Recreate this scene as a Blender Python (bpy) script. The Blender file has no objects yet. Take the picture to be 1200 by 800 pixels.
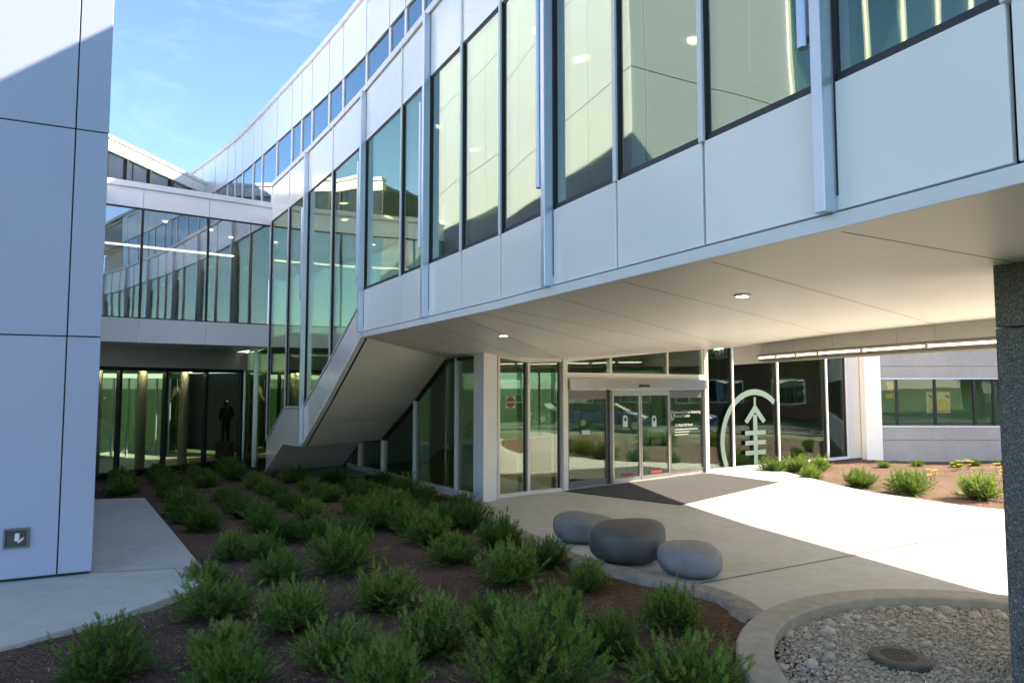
import bpy, bmesh, math, random
from mathutils import Vector, Matrix
from mathutils.bvhtree import BVHTree
R = math.radians
rnd = random.Random(7)
scn = bpy.context.scene
COL = scn.collection
V = Vector

# ------------------------------------------------------------------ camera
CAM_H, PITCH, FPX = 2.3, 0.0664, 803.0
cam_d = bpy.data.cameras.new('camera')
cam = bpy.data.objects.new('camera', cam_d); COL.objects.link(cam)
cam.location = (0, 0, CAM_H); cam.rotation_euler = (R(90) + PITCH, 0, 0)
cam_d.sensor_width = 36; cam_d.lens = FPX / 1200 * 36
cam_d.clip_start = 0.1; cam_d.clip_end = 3000
scn.camera = cam

def ray(px, py):                       # survey helper: direction of a sight line
    dx = (px - 600) / FPX; dy = (400 - py) / FPX
    c, s = math.cos(PITCH), math.sin(PITCH)
    return V((dx, c - dy * s, s + dy * c))
def on_z(px, py, z):
    r = ray(px, py); return V((0, 0, CAM_H)) + r * ((z - CAM_H) / r.z)
def on_v(px, py, A, B):                # point of a vertical plane through plan points A, B
    r = ray(px, py); n = V((-(B[1] - A[1]), B[0] - A[0]))
    t = (n.x * A[0] + n.y * A[1]) / (n.x * r.x + n.y * r.y)
    return V((0, 0, CAM_H)) + r * t

# ------------------------------------------------------------------ materials
def mat(name):
    m = bpy.data.materials.new(name); m.use_nodes = True
    nt = m.node_tree; b = nt.nodes['Principled BSDF']
    return m, nt, b
def noise(nt, scale, detail=4, rough=.6, coord='Object'):
    tc = nt.nodes.new('ShaderNodeTexCoord'); n = nt.nodes.new('ShaderNodeTexNoise')
    n.inputs['Scale'].default_value = scale; n.inputs['Detail'].default_value = detail
    n.inputs['Roughness'].default_value = rough
    nt.links.new(tc.outputs[coord], n.inputs['Vector']); return n
def ramp(nt, src, stops):
    r = nt.nodes.new('ShaderNodeValToRGB'); e = r.color_ramp.elements
    while len(e) < len(stops): e.new(.5)
    for el, (p, c) in zip(e, stops): el.position = p; el.color = (*c, 1)
    nt.links.new(src, r.inputs['Fac']); return r
def bump(nt, b, src, strength, dist):
    k = nt.nodes.new('ShaderNodeBump'); k.inputs['Strength'].default_value = strength
    k.inputs['Distance'].default_value = dist
    nt.links.new(src, k.inputs['Height']); nt.links.new(k.outputs['Normal'], b.inputs['Normal'])
def simple(name, col, rough=.5, metal=0, spec=.5, var=.06, scale=1.5, bumps=None, emit=None):
    m, nt, b = mat(name)
    n = noise(nt, scale, 5)
    c0 = tuple(max(0, c * (1 - var)) for c in col); c1 = tuple(min(1, c * (1 + var)) for c in col)
    r = ramp(nt, n.outputs['Fac'], [(.3, c0), (.7, c1)])
    nt.links.new(r.outputs['Color'], b.inputs['Base Color'])
    b.inputs['Roughness'].default_value = rough; b.inputs['Metallic'].default_value = metal
    b.inputs['Specular IOR Level'].default_value = spec
    if bumps:
        n2 = noise(nt, bumps[0], 4); bump(nt, b, n2.outputs['Fac'], bumps[1], bumps[2])
    if emit:
        b.inputs['Emission Color'].default_value = (*emit[0], 1); b.inputs['Emission Strength'].default_value = emit[1]
    return m
def glass(name, tint, refl, base, gcol=(1, 1, 1), wob=.012):
    m = bpy.data.materials.new(name); m.use_nodes = True; nt = m.node_tree; nt.nodes.clear()
    out = nt.nodes.new('ShaderNodeOutputMaterial'); mix = nt.nodes.new('ShaderNodeMixShader')
    tr = nt.nodes.new('ShaderNodeBsdfTransparent'); tr.inputs['Color'].default_value = (*tint, 1)
    gl = nt.nodes.new('ShaderNodeBsdfGlossy'); gl.inputs['Roughness'].default_value = .004
    gl.inputs['Color'].default_value = (*gcol, 1)
    fr = nt.nodes.new('ShaderNodeFresnel'); fr.inputs['IOR'].default_value = 1.5
    mp = nt.nodes.new('ShaderNodeMapRange'); mp.inputs['From Min'].default_value = .04; mp.inputs['From Max'].default_value = 1
    mp.inputs['To Min'].default_value = base; mp.inputs['To Max'].default_value = refl
    nt.links.new(fr.outputs['Fac'], mp.inputs['Value']); nt.links.new(mp.outputs['Result'], mix.inputs['Fac'])
    n = noise(nt, .55, 1, .4); bp = nt.nodes.new('ShaderNodeBump')
    bp.inputs['Strength'].default_value = 1; bp.inputs['Distance'].default_value = wob
    nt.links.new(n.outputs['Fac'], bp.inputs['Height']); nt.links.new(bp.outputs['Normal'], gl.inputs['Normal'])
    nt.links.new(tr.outputs['BSDF'], mix.inputs[1]); nt.links.new(gl.outputs['BSDF'], mix.inputs[2])
    nt.links.new(mix.outputs['Shader'], out.inputs['Surface']); return m

M = {}
M['panel'] = simple('white_metal_panel', (.89, .88, .865), .24, 0, .5, .03, .6, (.9, .35, .06))
_b = M['panel'].node_tree.nodes['Principled BSDF']; _b.inputs['Coat Weight'].default_value = .6; _b.inputs['Coat Roughness'].default_value = .12
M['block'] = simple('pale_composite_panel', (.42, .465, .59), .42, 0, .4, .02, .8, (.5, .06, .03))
M['silver'] = simple('silver_anodised_metal', (.62, .68, .78), .3, .55, .5, .03, 3)
M['white'] = simple('white_painted_frame', (.78, .78, .78), .4, 0, .5, .03, 3)
M['cream'] = simple('cream_painted_frame', (.70, .68, .64), .42, 0, .5, .03, 3)
M['soffit'] = simple('semi_gloss_soffit', (.80, .80, .79), .40, 0, .35, .02, .5)
M['dark'] = simple('dark_gasket', (.018, .02, .025), .5)
M['steel'] = simple('brushed_steel', (.55, .54, .52), .32, .9, .5, .05, 6)
M['steel_d'] = simple('dark_bronze_steel', (.20, .19, .18), .4, .7, .5, .05, 6)
M['pane'] = glass('green_tinted_glass', (.66, .76, .68), .9, .32, (.92, 1, .79), .008)
M['pane_c'] = glass('clear_strip_glass', (.86, .90, .87), .9, .07, (.95, 1, .97), .006)
M['pane_b'] = glass('blue_grey_glass', (.62, .66, .68), .95, .27, (.92, .97, 1), .004)
M['pane_e'] = glass('entrance_glass', (.60, .70, .64), .9, .085, (.95, 1, .97), .006)
M['pane_u'] = glass('upper_window_glass', (.30, .42, .45), .95, .42, (.8, .95, 1))
M['inner'] = simple('interior_plaster', (.52, .52, .50), .8)
M['inner_g'] = simple('interior_green_wall', (.22, .42, .24), .7)
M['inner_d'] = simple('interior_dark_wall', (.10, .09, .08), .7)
M['wood'] = simple('interior_timber', (.30, .16, .07), .5, var=.2)
M['ceil'] = simple('interior_ceiling', (.62, .62, .60), .8)
M['floor_i'] = simple('interior_floor', (.22, .20, .17), .35)
M['lamp'] = simple('lamp_glow', (.9, .88, .8), .5, emit=((1, .93, .80), 4))
M['lamp_warm'] = simple('warm_lamp_glow', (.9, .8, .6), .5, emit=((1, .74, .42), 12))
M['hall_fill'] = simple('hall_fill_glow', (.9, .88, .8), .5, emit=((1, .92, .80), 70))  # strong fill glow, added to brighten the entrance hall
M['lobby_lamp'] = simple('lobby_lamp_glow', (.9, .8, .6), .5, emit=((1, .78, .52), 11))
M['iron_d'] = simple('dark_box_metal', (.09, .09, .10), .5, .5)
M['jointc'] = simple('concrete_joint', (.16, .16, .165), .9)
M['brownw'] = simple('brown_lobby_wall', (.17, .115, .07), .6, var=.15)
M['tubelamp'] = simple('tube_lamp_glow', (.9, .9, .85), .5, emit=((1, .95, .84), .75))
M['tube_dim'] = simple('cove_lamp_glow', (.9, .8, .7), .5, emit=((1, .86, .68), 1.2))
M['emblem'] = simple('frosted_emblem_film', (.10, .155, .13), .7, var=.02)
M['decal'] = simple('frosted_film', (.42, .52, .49), .7, var=.02)
M['red'] = simple('red_sticker', (.50, .03, .04), .5)
M['maroon'] = simple('maroon_sign', (.16, .03, .035), .5)
M['yellow'] = simple('yellow_paint', (.80, .52, .02), .6)
M['poster'] = simple('poster_paper', (.62, .56, .30), .7, var=.08, scale=6)
M['black'] = simple('black_plastic', (.02, .02, .02), .4)
M['bronze'] = simple('dark_bronze', (.025, .022, .02), .35, .6)
M['seat1'] = simple('pale_cast_stone', (.20, .198, .20), .6, 0, .4, .12, 7, (18, .35, .02))
M['seat2'] = simple('dark_cast_stone', (.10, .094, .09), .5, 0, .4, .22, 6, (18, .35, .02))
M['seat3'] = simple('grey_cast_stone', (.25, .25, .265), .55, 0, .4, .10, 7, (18, .35, .02))
def stone(name, col, var):
    m, nt, b = mat(name)
    n1 = noise(nt, 5, 6, .65); n2 = noise(nt, 95, 3, .8); n3 = noise(nt, 1.6, 3)
    r1 = ramp(nt, n1.outputs['Fac'], [(.3, tuple(c * (1 - var) for c in col)), (.7, tuple(c * (1 + var) for c in col))])
    r2 = ramp(nt, n2.outputs['Fac'], [(.32, (.72, .72, .72)), (.62, (1.08, 1.08, 1.08))]); r3 = ramp(nt, n3.outputs['Fac'], [(.35, (.86, .85, .83)), (.65, (1.05, 1.05, 1.05))])
    a = nt.nodes.new('ShaderNodeMixRGB'); a.blend_type = 'MULTIPLY'; a.inputs[0].default_value = 1; c = nt.nodes.new('ShaderNodeMixRGB'); c.blend_type = 'MULTIPLY'; c.inputs[0].default_value = 1
    nt.links.new(r1.outputs[0], a.inputs[1]); nt.links.new(r2.outputs[0], a.inputs[2]); nt.links.new(a.outputs[0], c.inputs[1]); nt.links.new(r3.outputs[0], c.inputs[2]); nt.links.new(c.outputs[0], b.inputs['Base Color'])
    b.inputs['Roughness'].default_value = .55; bump(nt, b, n2.outputs['Fac'], .35, .006); return m
M['seat1'] = stone('pale_cast_stone', (.22, .218, .218), .14); M['seat2'] = stone('dark_cast_stone', (.11, .104, .10), .2); M['seat3'] = stone('grey_cast_stone', (.27, .27, .282), .12)
M['kerb'] = simple('rough_kerb_stone', (.33, .30, .25), .9, 0, .2, .28, 9, (14, .9, .03))
M['planter'] = simple('planter_concrete', (.40, .36, .295), .85, 0, .3, .14, 7, (40, .3, .008))
M['gravel'] = None
M['road'] = simple('asphalt', (.05, .05, .052), .9, var=.2, scale=8)
M['lawn'] = simple('lawn_grass', (.07, .11, .025), .9, var=.35, scale=3)
M['brick'] = simple('red_brick', (.16, .075, .055), .85, var=.25, scale=12)
M['bark'] = simple('bark', (.10, .075, .05), .9, var=.3, scale=8, bumps=(20, .6, .02))
M['twig'] = simple('twig_bark', (.085, .055, .03), .9, var=.3, scale=20)
M['carblue'] = simple('blue_car_paint', (.03, .05, .22), .2, .2)
M['carsilver'] = simple('silver_car_paint', (.45, .46, .48), .25, .5)
M['tyre'] = simple('tyre_rubber', (.02, .02, .02), .8)

def mk_paving():
    m, nt, b = mat('broom_concrete')
    n = noise(nt, .55, 6, .62); n2 = noise(nt, 60, 2); n3 = noise(nt, 5, 4)
    r = ramp(nt, n.outputs['Fac'], [(.28, (.48, .455, .39)), (.5, (.55, .525, .455)), (.75, (.60, .575, .505))])
    r3 = ramp(nt, n3.outputs['Fac'], [(.3, (.86, .86, .86)), (.7, (1, 1, 1))])
    mx = nt.nodes.new('ShaderNodeMixRGB'); mx.blend_type = 'MULTIPLY'; mx.inputs[0].default_value = 1
    nt.links.new(r.outputs[0], mx.inputs[1]); nt.links.new(r3.outputs[0], mx.inputs[2])
    nt.links.new(mx.outputs[0], b.inputs['Base Color']); b.inputs['Roughness'].default_value = .82
    bump(nt, b, n2.outputs['Fac'], .25, .004); return m
M['paving'] = mk_paving()
def mk_mulch():
    m, nt, b = mat('bark_mulch')
    n = noise(nt, 38, 6, .7); n2 = noise(nt, 1.1, 3)
    r = ramp(nt, n.outputs['Fac'], [(.30, (.055, .034, .024)), (.5, (.155, .104, .075)), (.72, (.28, .205, .16))])
    r2 = ramp(nt, n2.outputs['Fac'], [(.3, (.75, .72, .72)), (.7, (1.15, 1.02, .95))])
    mx = nt.nodes.new('ShaderNodeMixRGB'); mx.blend_type = 'MULTIPLY'; mx.inputs[0].default_value = 1
    nt.links.new(r.outputs[0], mx.inputs[1]); nt.links.new(r2.outputs[0], mx.inputs[2])
    nt.links.new(mx.outputs[0], b.inputs['Base Color']); b.inputs['Roughness'].default_value = .95
    b.inputs['Specular IOR Level'].default_value = .15
    bump(nt, b, n.outputs['Fac'], 1, .03); return m
M['mulch'] = mk_mulch()
def island(name, stops, rough=.8, spec=.3, transl=0, objvar=False, noise_scale=None):
    m, nt, b = mat(name)
    g = nt.nodes.new('ShaderNodeNewGeometry'); src = g.outputs['Random Per Island']
    if objvar:
        oi = nt.nodes.new('ShaderNodeObjectInfo'); mt = nt.nodes.new('ShaderNodeMath'); mt.operation = 'MULTIPLY_ADD'
        mt.inputs[1].default_value = .45; nt.links.new(oi.outputs['Random'], mt.inputs[0])
        m2 = nt.nodes.new('ShaderNodeMath'); m2.operation = 'MULTIPLY'; m2.inputs[1].default_value = .6
        nt.links.new(src, m2.inputs[0]); nt.links.new(m2.outputs[0], mt.inputs[2]); src = mt.outputs[0]
    r = ramp(nt, src, stops); col = r.outputs[0]
    nt.links.new(col, b.inputs['Base Color'])
    b.inputs['Roughness'].default_value = rough; b.inputs['Specular IOR Level'].default_value = spec
    if noise_scale:
        n2 = noise(nt, noise_scale, 4); bump(nt, b, n2.outputs['Fac'], .5, .006)
    if transl:
        t = nt.nodes.new('ShaderNodeBsdfTranslucent'); nt.links.new(col, t.inputs['Color'])
        mx = nt.nodes.new('ShaderNodeMixShader'); mx.inputs[0].default_value = transl
        o = nt.nodes['Material Output']
        nt.links.new(b.outputs[0], mx.inputs[1]); nt.links.new(t.outputs[0], mx.inputs[2]); nt.links.new(mx.outputs[0], o.inputs[0])
    return m
M['gravel'] = island('river_gravel', [(0, (.36, .31, .24)), (.4, (.48, .42, .33)), (.8, (.56, .49, .39)), (1, (.63, .50, .40))], .85, .3, 0, False, 30)
M['chips'] = island('mulch_chips', [(0, (.05, .028, .02)), (.5, (.16, .09, .06)), (.85, (.28, .175, .125)), (1, (.48, .36, .27))], .95, .1)
M['yew'] = island('yew_needles', [(0, (.046, .10, .018)), (.3, (.09, .18, .028)), (.65, (.16, .265, .042)), (1, (.33, .42, .10))], .5, .3, .34, True)
M['tree_leaf'] = island('tree_leaves', [(0, (.03, .07, .015)), (.6, (.07, .13, .03)), (1, (.16, .15, .03))], .5, .3, .25, True)
M['petal'] = simple('yellow_petals', (.80, .62, .03), .6)
def mk_granite():
    m, nt, b = mat('speckled_granite')
    tc = nt.nodes.new('ShaderNodeTexCoord'); v = nt.nodes.new('ShaderNodeTexVoronoi'); v.inputs['Scale'].default_value = 120
    nt.links.new(tc.outputs['Object'], v.inputs['Vector'])
    r = ramp(nt, v.outputs['Color'], [(.2, (.05, .053, .056)), (.6, (.14, .147, .15)), (.86, (.23, .235, .24)), (.95, (.46, .47, .48))])
    nt.links.new(r.outputs[0], b.inputs['Base Color']); b.inputs['Roughness'].default_value = .45; return m
M['granite'] = mk_granite()
def mk_concrete_wall():
    m, nt, b = mat('exposed_aggregate_concrete')
    n = noise(nt, 26, 8, .75); n2 = noise(nt, .8, 3)
    r = ramp(nt, n.outputs['Fac'], [(.3, (.28, .28, .295)), (.7, (.44, .44, .455))])
    r2 = ramp(nt, n2.outputs['Fac'], [(.3, (.88, .88, .88)), (.7, (1.05, 1.05, 1.05))])
    mx = nt.nodes.new('ShaderNodeMixRGB'); mx.blend_type = 'MULTIPLY'; mx.inputs[0].default_value = 1
    nt.links.new(r.outputs[0], mx.inputs[1]); nt.links.new(r2.outputs[0], mx.inputs[2])
    nt.links.new(mx.outputs[0], b.inputs['Base Color']); b.inputs['Roughness'].default_value = .9
    bump(nt, b, n.outputs['Fac'], .5, .01); return m
M['cwall'] = mk_concrete_wall()
def mk_mat():
    m, nt, b = mat('ribbed_mat')
    n = noise(nt, 130, 2, .8)
    r = ramp(nt, n.outputs['Fac'], [(.3, (.022, .021, .022)), (.7, (.075, .072, .072))])
    nt.links.new(r.outputs[0], b.inputs['Base Color']); b.inputs['Roughness'].default_value = .95
    bump(nt, b, n.outputs['Fac'], .6, .006); return m
M['mat'] = mk_mat()

# ------------------------------------------------------------------ mesh helpers
class MB:
    def __init__(s): s.v = []; s.f = []
    def add(s, vs, fs):
        k = len(s.v); s.v += [tuple(v) for v in vs]; s.f += [tuple(i + k for i in f) for f in fs]; return s
    def prism(s, poly, vec):
        n = len(poly); vec = V(vec); a = [V(p) for p in poly]; b = [p + vec for p in a]
        fs = [tuple(range(n))[::-1], tuple(range(n, 2 * n))] + [(i, (i + 1) % n, n + (i + 1) % n, n + i) for i in range(n)]
        return s.add(a + b, fs)
    def box(s, lo, hi):
        x0, y0, z0 = lo; x1, y1, z1 = hi
        return s.prism([(x0, y0, z0), (x1, y0, z0), (x1, y1, z0), (x0, y1, z0)], (0, 0, z1 - z0))
    def tube(s, p0, p1, r, n=10, r1=None):
        p0 = V(p0); p1 = V(p1); d = (p1 - p0).normalized(); a = d.orthogonal().normalized(); b = d.cross(a); r1 = r if r1 is None else r1
        A = [p0 + (a * math.cos(t) + b * math.sin(t)) * r for t in [2 * math.pi * i / n for i in range(n)]]
        B = [p1 + (a * math.cos(t) + b * math.sin(t)) * r1 for t in [2 * math.pi * i / n for i in range(n)]]
        return s.add(A + B, [tuple(range(n))[::-1], tuple(range(n, 2 * n))] + [(i, (i + 1) % n, n + (i + 1) % n, n + i) for i in range(n)])
    def beam(s, a, b, w, h):           # plan-oriented bar between two points, w across, h vertical, centred
        a = V(a); b = V(b); d = (b - a); side = V((-d.y, d.x, 0)).normalized() * w / 2; up = V((0, 0, h / 2))
        return s.prism([a - side - up, a + side - up, a + side + up, a - side + up], d)
    def build(s, name, m, parent=None, bevel=0, smooth=False, loc=None):
        me = bpy.data.meshes.new(name)
        if loc is not None:
            L = V(loc); s.v = [tuple(V(v) - L) for v in s.v]
        elif parent is not None:
            L = parent.location; s.v = [tuple(V(v) - L) for v in s.v] if parent.type == 'EMPTY' or parent.get('rel') else s.v
        me.from_pydata(s.v, [], s.f); me.materials.append(m)
        bm = bmesh.new(); bm.from_mesh(me); bmesh.ops.recalc_face_normals(bm, faces=bm.faces); bm.to_mesh(me); bm.free()
        if smooth: me.polygons.foreach_set('use_smooth', [True] * len(me.polygons))
        o = bpy.data.objects.new(name, me); COL.objects.link(o)
        if loc is not None: o.location = loc
        if parent is not None: o.parent = parent
        if bevel:
            b = o.modifiers.new('bevel', 'BEVEL'); b.width = bevel; b.segments = 2; b.limit_method = 'ANGLE'; b.angle_limit = R(40)
        return o
def tag(o, label, cat, group=None):
    o['label'] = label; o['category'] = cat
    if group: o['group'] = group
    return o
def thing(name, label, cat, loc=(0, 0, 0), group=None):
    o = bpy.data.objects.new(name, None); COL.objects.link(o); o.location = loc; o.empty_display_size = .2
    return tag(o, label, cat, group)
def struct(o, kind='structure'): o['kind'] = kind; return o
def sub(mb, name, m, part, root, **k):      # a sub-part: coordinates given in world space
    o = mb.build(name, m, None, **k)
    me = o.data
    if k.get('loc') is None:
        L = root.location
        for v in me.vertices: v.co -= L
    o.parent = part; return o
def P3(p, z): return V((p[0], p[1], z))
def lerp(a, b, t): return a + (b - a) * t
def outn(a, b):                            # outward normal of a facade run going from right to left
    d = V((b[0] - a[0], b[1] - a[1], 0)).normalized(); return V((-d.y, d.x, 0))
def panel(mb, a, b, za, zb, th, off=0, g0=.0, g1=.0, n=None):
    """vertical slab between plan points a, b; za/zb = (z at a, z at b) or number; front face stands off by `off`"""
    a = V((a[0], a[1], 0)); b = V((b[0], b[1], 0)); d = b - a; L = d.length; d.normalize()
    n = n or outn(a, b)
    za = za if isinstance(za, (tuple, list)) else (za, za); zb = zb if isinstance(zb, (tuple, list)) else (zb, zb)
    t0 = g0 / L; t1 = 1 - g1 / L
    p = a + d * g0 + n * off; q = b - d * g1 + n * off
    A0, A1 = lerp(za[0], za[1], t0), lerp(za[0], za[1], t1); B0, B1 = lerp(zb[0], zb[1], t0), lerp(zb[0], zb[1], t1)
    return mb.prism([P3(p, A0), P3(q, A1), P3(q, B1), P3(p, B0)], -n * th)

# ================================================================== the curved building
Z_SOF, Z_SILL, Z_HEAD, Z_PAR = 3.2, 4.08, 6.79, 7.81
F = [('e19', 5.15, -3.4, 0), ('e18', 4.72, -2.5, 1), ('e17', 4.30, -1.6, 0), ('e16', 3.48, .15, 0), ('e15', 3.08, 1.15, 1), ('e14', 2.68, 2.08, 0), ('e13', 2.257, 3.011, 0),
     ('M12', 1.842, 3.889, 1), ('m11', 1.369, 4.811, 0), ('m10', .891, 5.755, 0), ('M9', .39, 6.747, 1),
     ('m8', -.132, 7.80, 0), ('m7', -.656, 8.747, 0), ('M6', -1.207, 9.737, 1), ('m5', -1.762, 10.729, 0),
     ('M4', -2.704, 12.364, 1), ('m3', -3.75, 14.087, 0), ('M2', -4.751, 15.677, 1), ('m1', -5.611, 17.0, 0),
     ('c0', -6.579, 18.474, 0), ('c1', -7.5, 20.0, 0), ('c2', -8.44, 21.57, 0)]
FI = {n: i for i, (n, *_) in enumerate(F)}
FP = [V((x, y, 0)) for _, x, y, _ in F]
def fp(n): return FP[FI[n]]
bldg = thing('curved_building', 'long curved white building with tall green glass bays raised over the entrance', 'building', (0, 8, 0))

# band (stringer) heights along the diagonal at the left end
BAND = {'M4': (3.2, 3.90), 'm3': (2.03, 2.83), 'M2': (.95, 1.84), 'm1': (.90, 1.80), 'c0': (.02, .86), 'c1': (-.9, -.06)}
for i in range(len(F) - 1):
    na, nb = F[i][0], F[i + 1][0]; a, b = FP[i], FP[i + 1]
    left = i >= FI['M4']; under = i >= FI['c0']
    w0 = .036 if F[i][3] else .012; w1 = .036 if F[i + 1][3] else .012
    if under:
        panel(MB(), a, b, .0, 3.36, .02, -.03, .03, .03).build('window_pane', M['pane'], bldg); continue
    # glass
    if not left:
        zlo = Z_SILL
        panel(MB(), a, b, zlo + .02, Z_HEAD - .02, .014, -.025, .02, .02).build('window_pane', M['pane'], bldg)
        panel(MB(), a, b, Z_SOF + .105, Z_SILL - .025, .04, .0, w0, w1).build('spandrel_panel', M['panel'], bldg, bevel=.006)
        mb = MB(); panel(mb, a, b, Z_SILL - .02, Z_SILL + .028, .05, -.018, .02, .02)
        mb.build('sill_gasket', M['dark'], bldg)
    else:
        lo = (BAND[na][1], BAND[nb][1])
        panel(MB(), a, b, (lo[0] + .02, lo[1] + .02), Z_HEAD - .02, .014, -.025, .02, .02).build('window_pane', M['pane'], bldg)
        panel(MB(), a, b, (BAND[na][0] + .08, BAND[nb][0] + .08), (lo[0] - .02, lo[1] - .02), .05, .0, w0, w1).build('stair_panel', M['panel'], bldg, bevel=.006)
        mb = MB(); panel(mb, a, b, (lo[0] - .005, lo[1] - .005), (lo[0] + .03, lo[1] + .03), .07, .02, .0, .0); mb.build('sill_trim', M['white'], bldg)
        mb = MB(); panel(mb, a, b, (BAND[na][0], BAND[nb][0]), (BAND[na][0] + .065, BAND[nb][0] + .065), .09, .03, 0, 0); mb.build('fascia', M['white'], bldg)
    mb = MB(); panel(mb, a, b, Z_HEAD - .014, Z_HEAD + .018, .05, -.018, .02, .02); mb.build('head_gasket', M['dark'], bldg)
    panel(MB(), a, b, Z_HEAD + .022, Z_PAR - .06, .04, 0, w0, w1).build('parapet_panel', M['panel'], bldg, bevel=.006)
    # dark backing between the panels (the open joints)
    mb = MB(); panel(mb, a, b, Z_HEAD + .03, Z_PAR - .03, .05, -.055); mb.build('joint_backing', M['dark'], bldg)
    mb = MB()
    if not left: panel(mb, a, b, Z_SOF + .02, Z_SILL - .03, .05, -.055)
    else: panel(mb, a, b, (BAND[na][0] + .02, BAND[nb][0] + .02), (BAND[na][1] - .03, BAND[nb][1] - .03), .05, -.06)
    mb.build('joint_backing', M['dark'], bldg)
# continuous coping and fascia, one run each
def run(name, pts, z0, z1, th, off, m, root, bevel=.004):
    ns = []
    for i in range(len(pts)):
        n = V((0, 0, 0))
        if i > 0: n += outn(pts[i - 1], pts[i])
        if i < len(pts) - 1: n += outn(pts[i], pts[i + 1])
        ns.append(n.normalized())
    mb = MB(); vs = []
    for p, n in zip(pts, ns):
        o = V((p[0], p[1], 0)) + n * off; q = o - n * th
        vs += [P3(o, z0), P3(o, z1), P3(q, z1), P3(q, z0)]
    fs = []
    for i in range(len(pts) - 1):
        k = 4 * i
        fs += [(k + j, k + (j + 1) % 4, k + 4 + (j + 1) % 4, k + 4 + j) for j in range(4)]
    fs += [(0, 1, 2, 3), tuple(4 * (len(pts) - 1) + j for j in range(4))]
    mb.add(vs, fs); return mb.build(name, m, root, bevel=bevel)
run('coping', FP[:FI['c0'] + 1], Z_PAR - .05, Z_PAR + .06, .35, .035, M['white'], bldg)
run('fascia', FP[:FI['M4'] + 1], Z_SOF - .005, Z_SOF + .085, .10, .03, M['white'], bldg)
run('roof_terrace', FP[:FI['c0'] + 1], Z_PAR - .25, Z_PAR - .12, 2.2, -.2, M['inner'], bldg, 0)
# mullions and fins
def vbar(a, n, w, depth, z0, z1, off):
    d = V((-n.y, n.x, 0)); o = V((a[0], a[1], 0)) + n * off
    return MB().prism([P3(o - d * w / 2, z0), P3(o + d * w / 2, z0), P3(o + d * w / 2 - n * depth, z0), P3(o - d * w / 2 - n * depth, z0)], (0, 0, z1 - z0))
for i, (nm, x, y, fin) in enumerate(F):
    a = FP[i]; n = outn(FP[max(0, i - 1)], FP[min(len(F) - 1, i + 1)]); d = V((-n.y, n.x, 0))   # d points right/near
    left = i >= FI['M4']
    z0 = Z_SOF + .095 if not left else BAND.get(nm, (0, 0))[1] + .03
    if nm in ('c1', 'c2'):
        vbar(a, n, .06, .12, 0.0, 3.36, .03).build('mullion', M['silver'], bldg); continue
    if nm == 'c0': z0 = .9
    zt = Z_PAR - .055
    if fin:
        zb = Z_SOF + .09 if not left else max(z0 - .9, BAND[nm][0] + .07) if nm != 'M4' else Z_SOF + .09
        f = vbar(a, n, .075, .19, zb, zt, .10).build('fin', M['silver'], bldg, bevel=.006)
        c = a - d * .095 + n * .085
        sub(MB().tube(P3(c, 4.3), P3(c, 6.45), .032, 14), 'shade_tube', M['silver'], f, bldg, smooth=False)
        mb = MB()
        for zz in (4.34, 5.35, 6.36): mb.box((c.x - .02, c.y - .02, zz - .03), (c.x + .02, c.y + .02, zz + .03)).beam(P3(c, zz), P3(a + n * .06, zz), .02, .035)
        sub(mb, 'bracket', M['dark'], f, bldg)
        g = vbar(a + d * .044, n, .012, .06, zb + .1, zt, .002); g.build('joint_gasket', M['dark'], bldg)
    else:
        vbar(a - d * .002, n, .05, .13, (Z_SILL - .03) if not left else z0, zt, .02).build('mullion', M['white'], bldg, bevel=.004)
        vbar(a + d * .026, n, .012, .07, (Z_SOF + .18) if not left else z0, zt, -.002).build('joint_gasket', M['dark'], bldg)

# --- soffit: fanned glossy panels from the facade edge to the entrance wall and the beam
DW0, DW1 = V((1.15, 15.45, 0)), V((5.30, 18.70, 0))                 # door wall
BK = [V((6.02, 18.55, 0)), V((6.78, 14.40, 0)), V((7.45, 12.0, 0)), V((8.75, 8.45, 0)), V((10.6, 4.2, 0)), V((12.6, -.3, 0)), V((14.3, -4.0, 0))]
ZB_TOP, ZB_BOT = 3.40, 2.90
seams = [(fp('M4'), 3.2, V((-1.45, 14.95, 2.92)), 0), (fp('m5'), 3.2, V((-.40, 14.22, 2.965)), 0), (fp('M6'), 3.2, V((.33, 14.93, 2.93)), 0),
         (fp('m7'), 3.2, V((1.15, 15.47, 2.93)), 0), (lerp(fp('m7'), fp('m8'), .5), 3.2, V((3.2, 17.07, 3.13)), 0), (fp('m8'), 3.2, V((5.30, 18.72, 3.32)), 0),
         (fp('M9'), 3.2, P3(BK[0], 3.37), 0), (fp('m10'), 3.2, P3(BK[1], ZB_TOP), 0), (fp('m11'), 3.2, P3(BK[2], ZB_TOP), 0),
         (fp('M12'), 3.2, P3(BK[3], ZB_TOP), 0), (fp('e15'), 3.2, P3(BK[4], ZB_TOP), 0), (fp('e17'), 3.2, P3(BK[5], ZB_TOP), 0), (fp('e19'), 3.2, P3(BK[6], ZB_TOP), 0)]
NS = 14
def seam_pt(k, t):
    o, z, i, dip = seams[k]
    p = V((o.x, o.y, 0)).lerp(V((i.x, i.y, 0)), t); tt = t ** .6
    return P3(p, lerp(z, i.z, t) - dip * math.sin(math.pi * tt) ** 2)
soffit_mbs = []
outerF = {0: ['m5'], 9: ['e13', 'e14'], 10: ['e16']}
bvh_v, bvh_f = [], []
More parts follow.
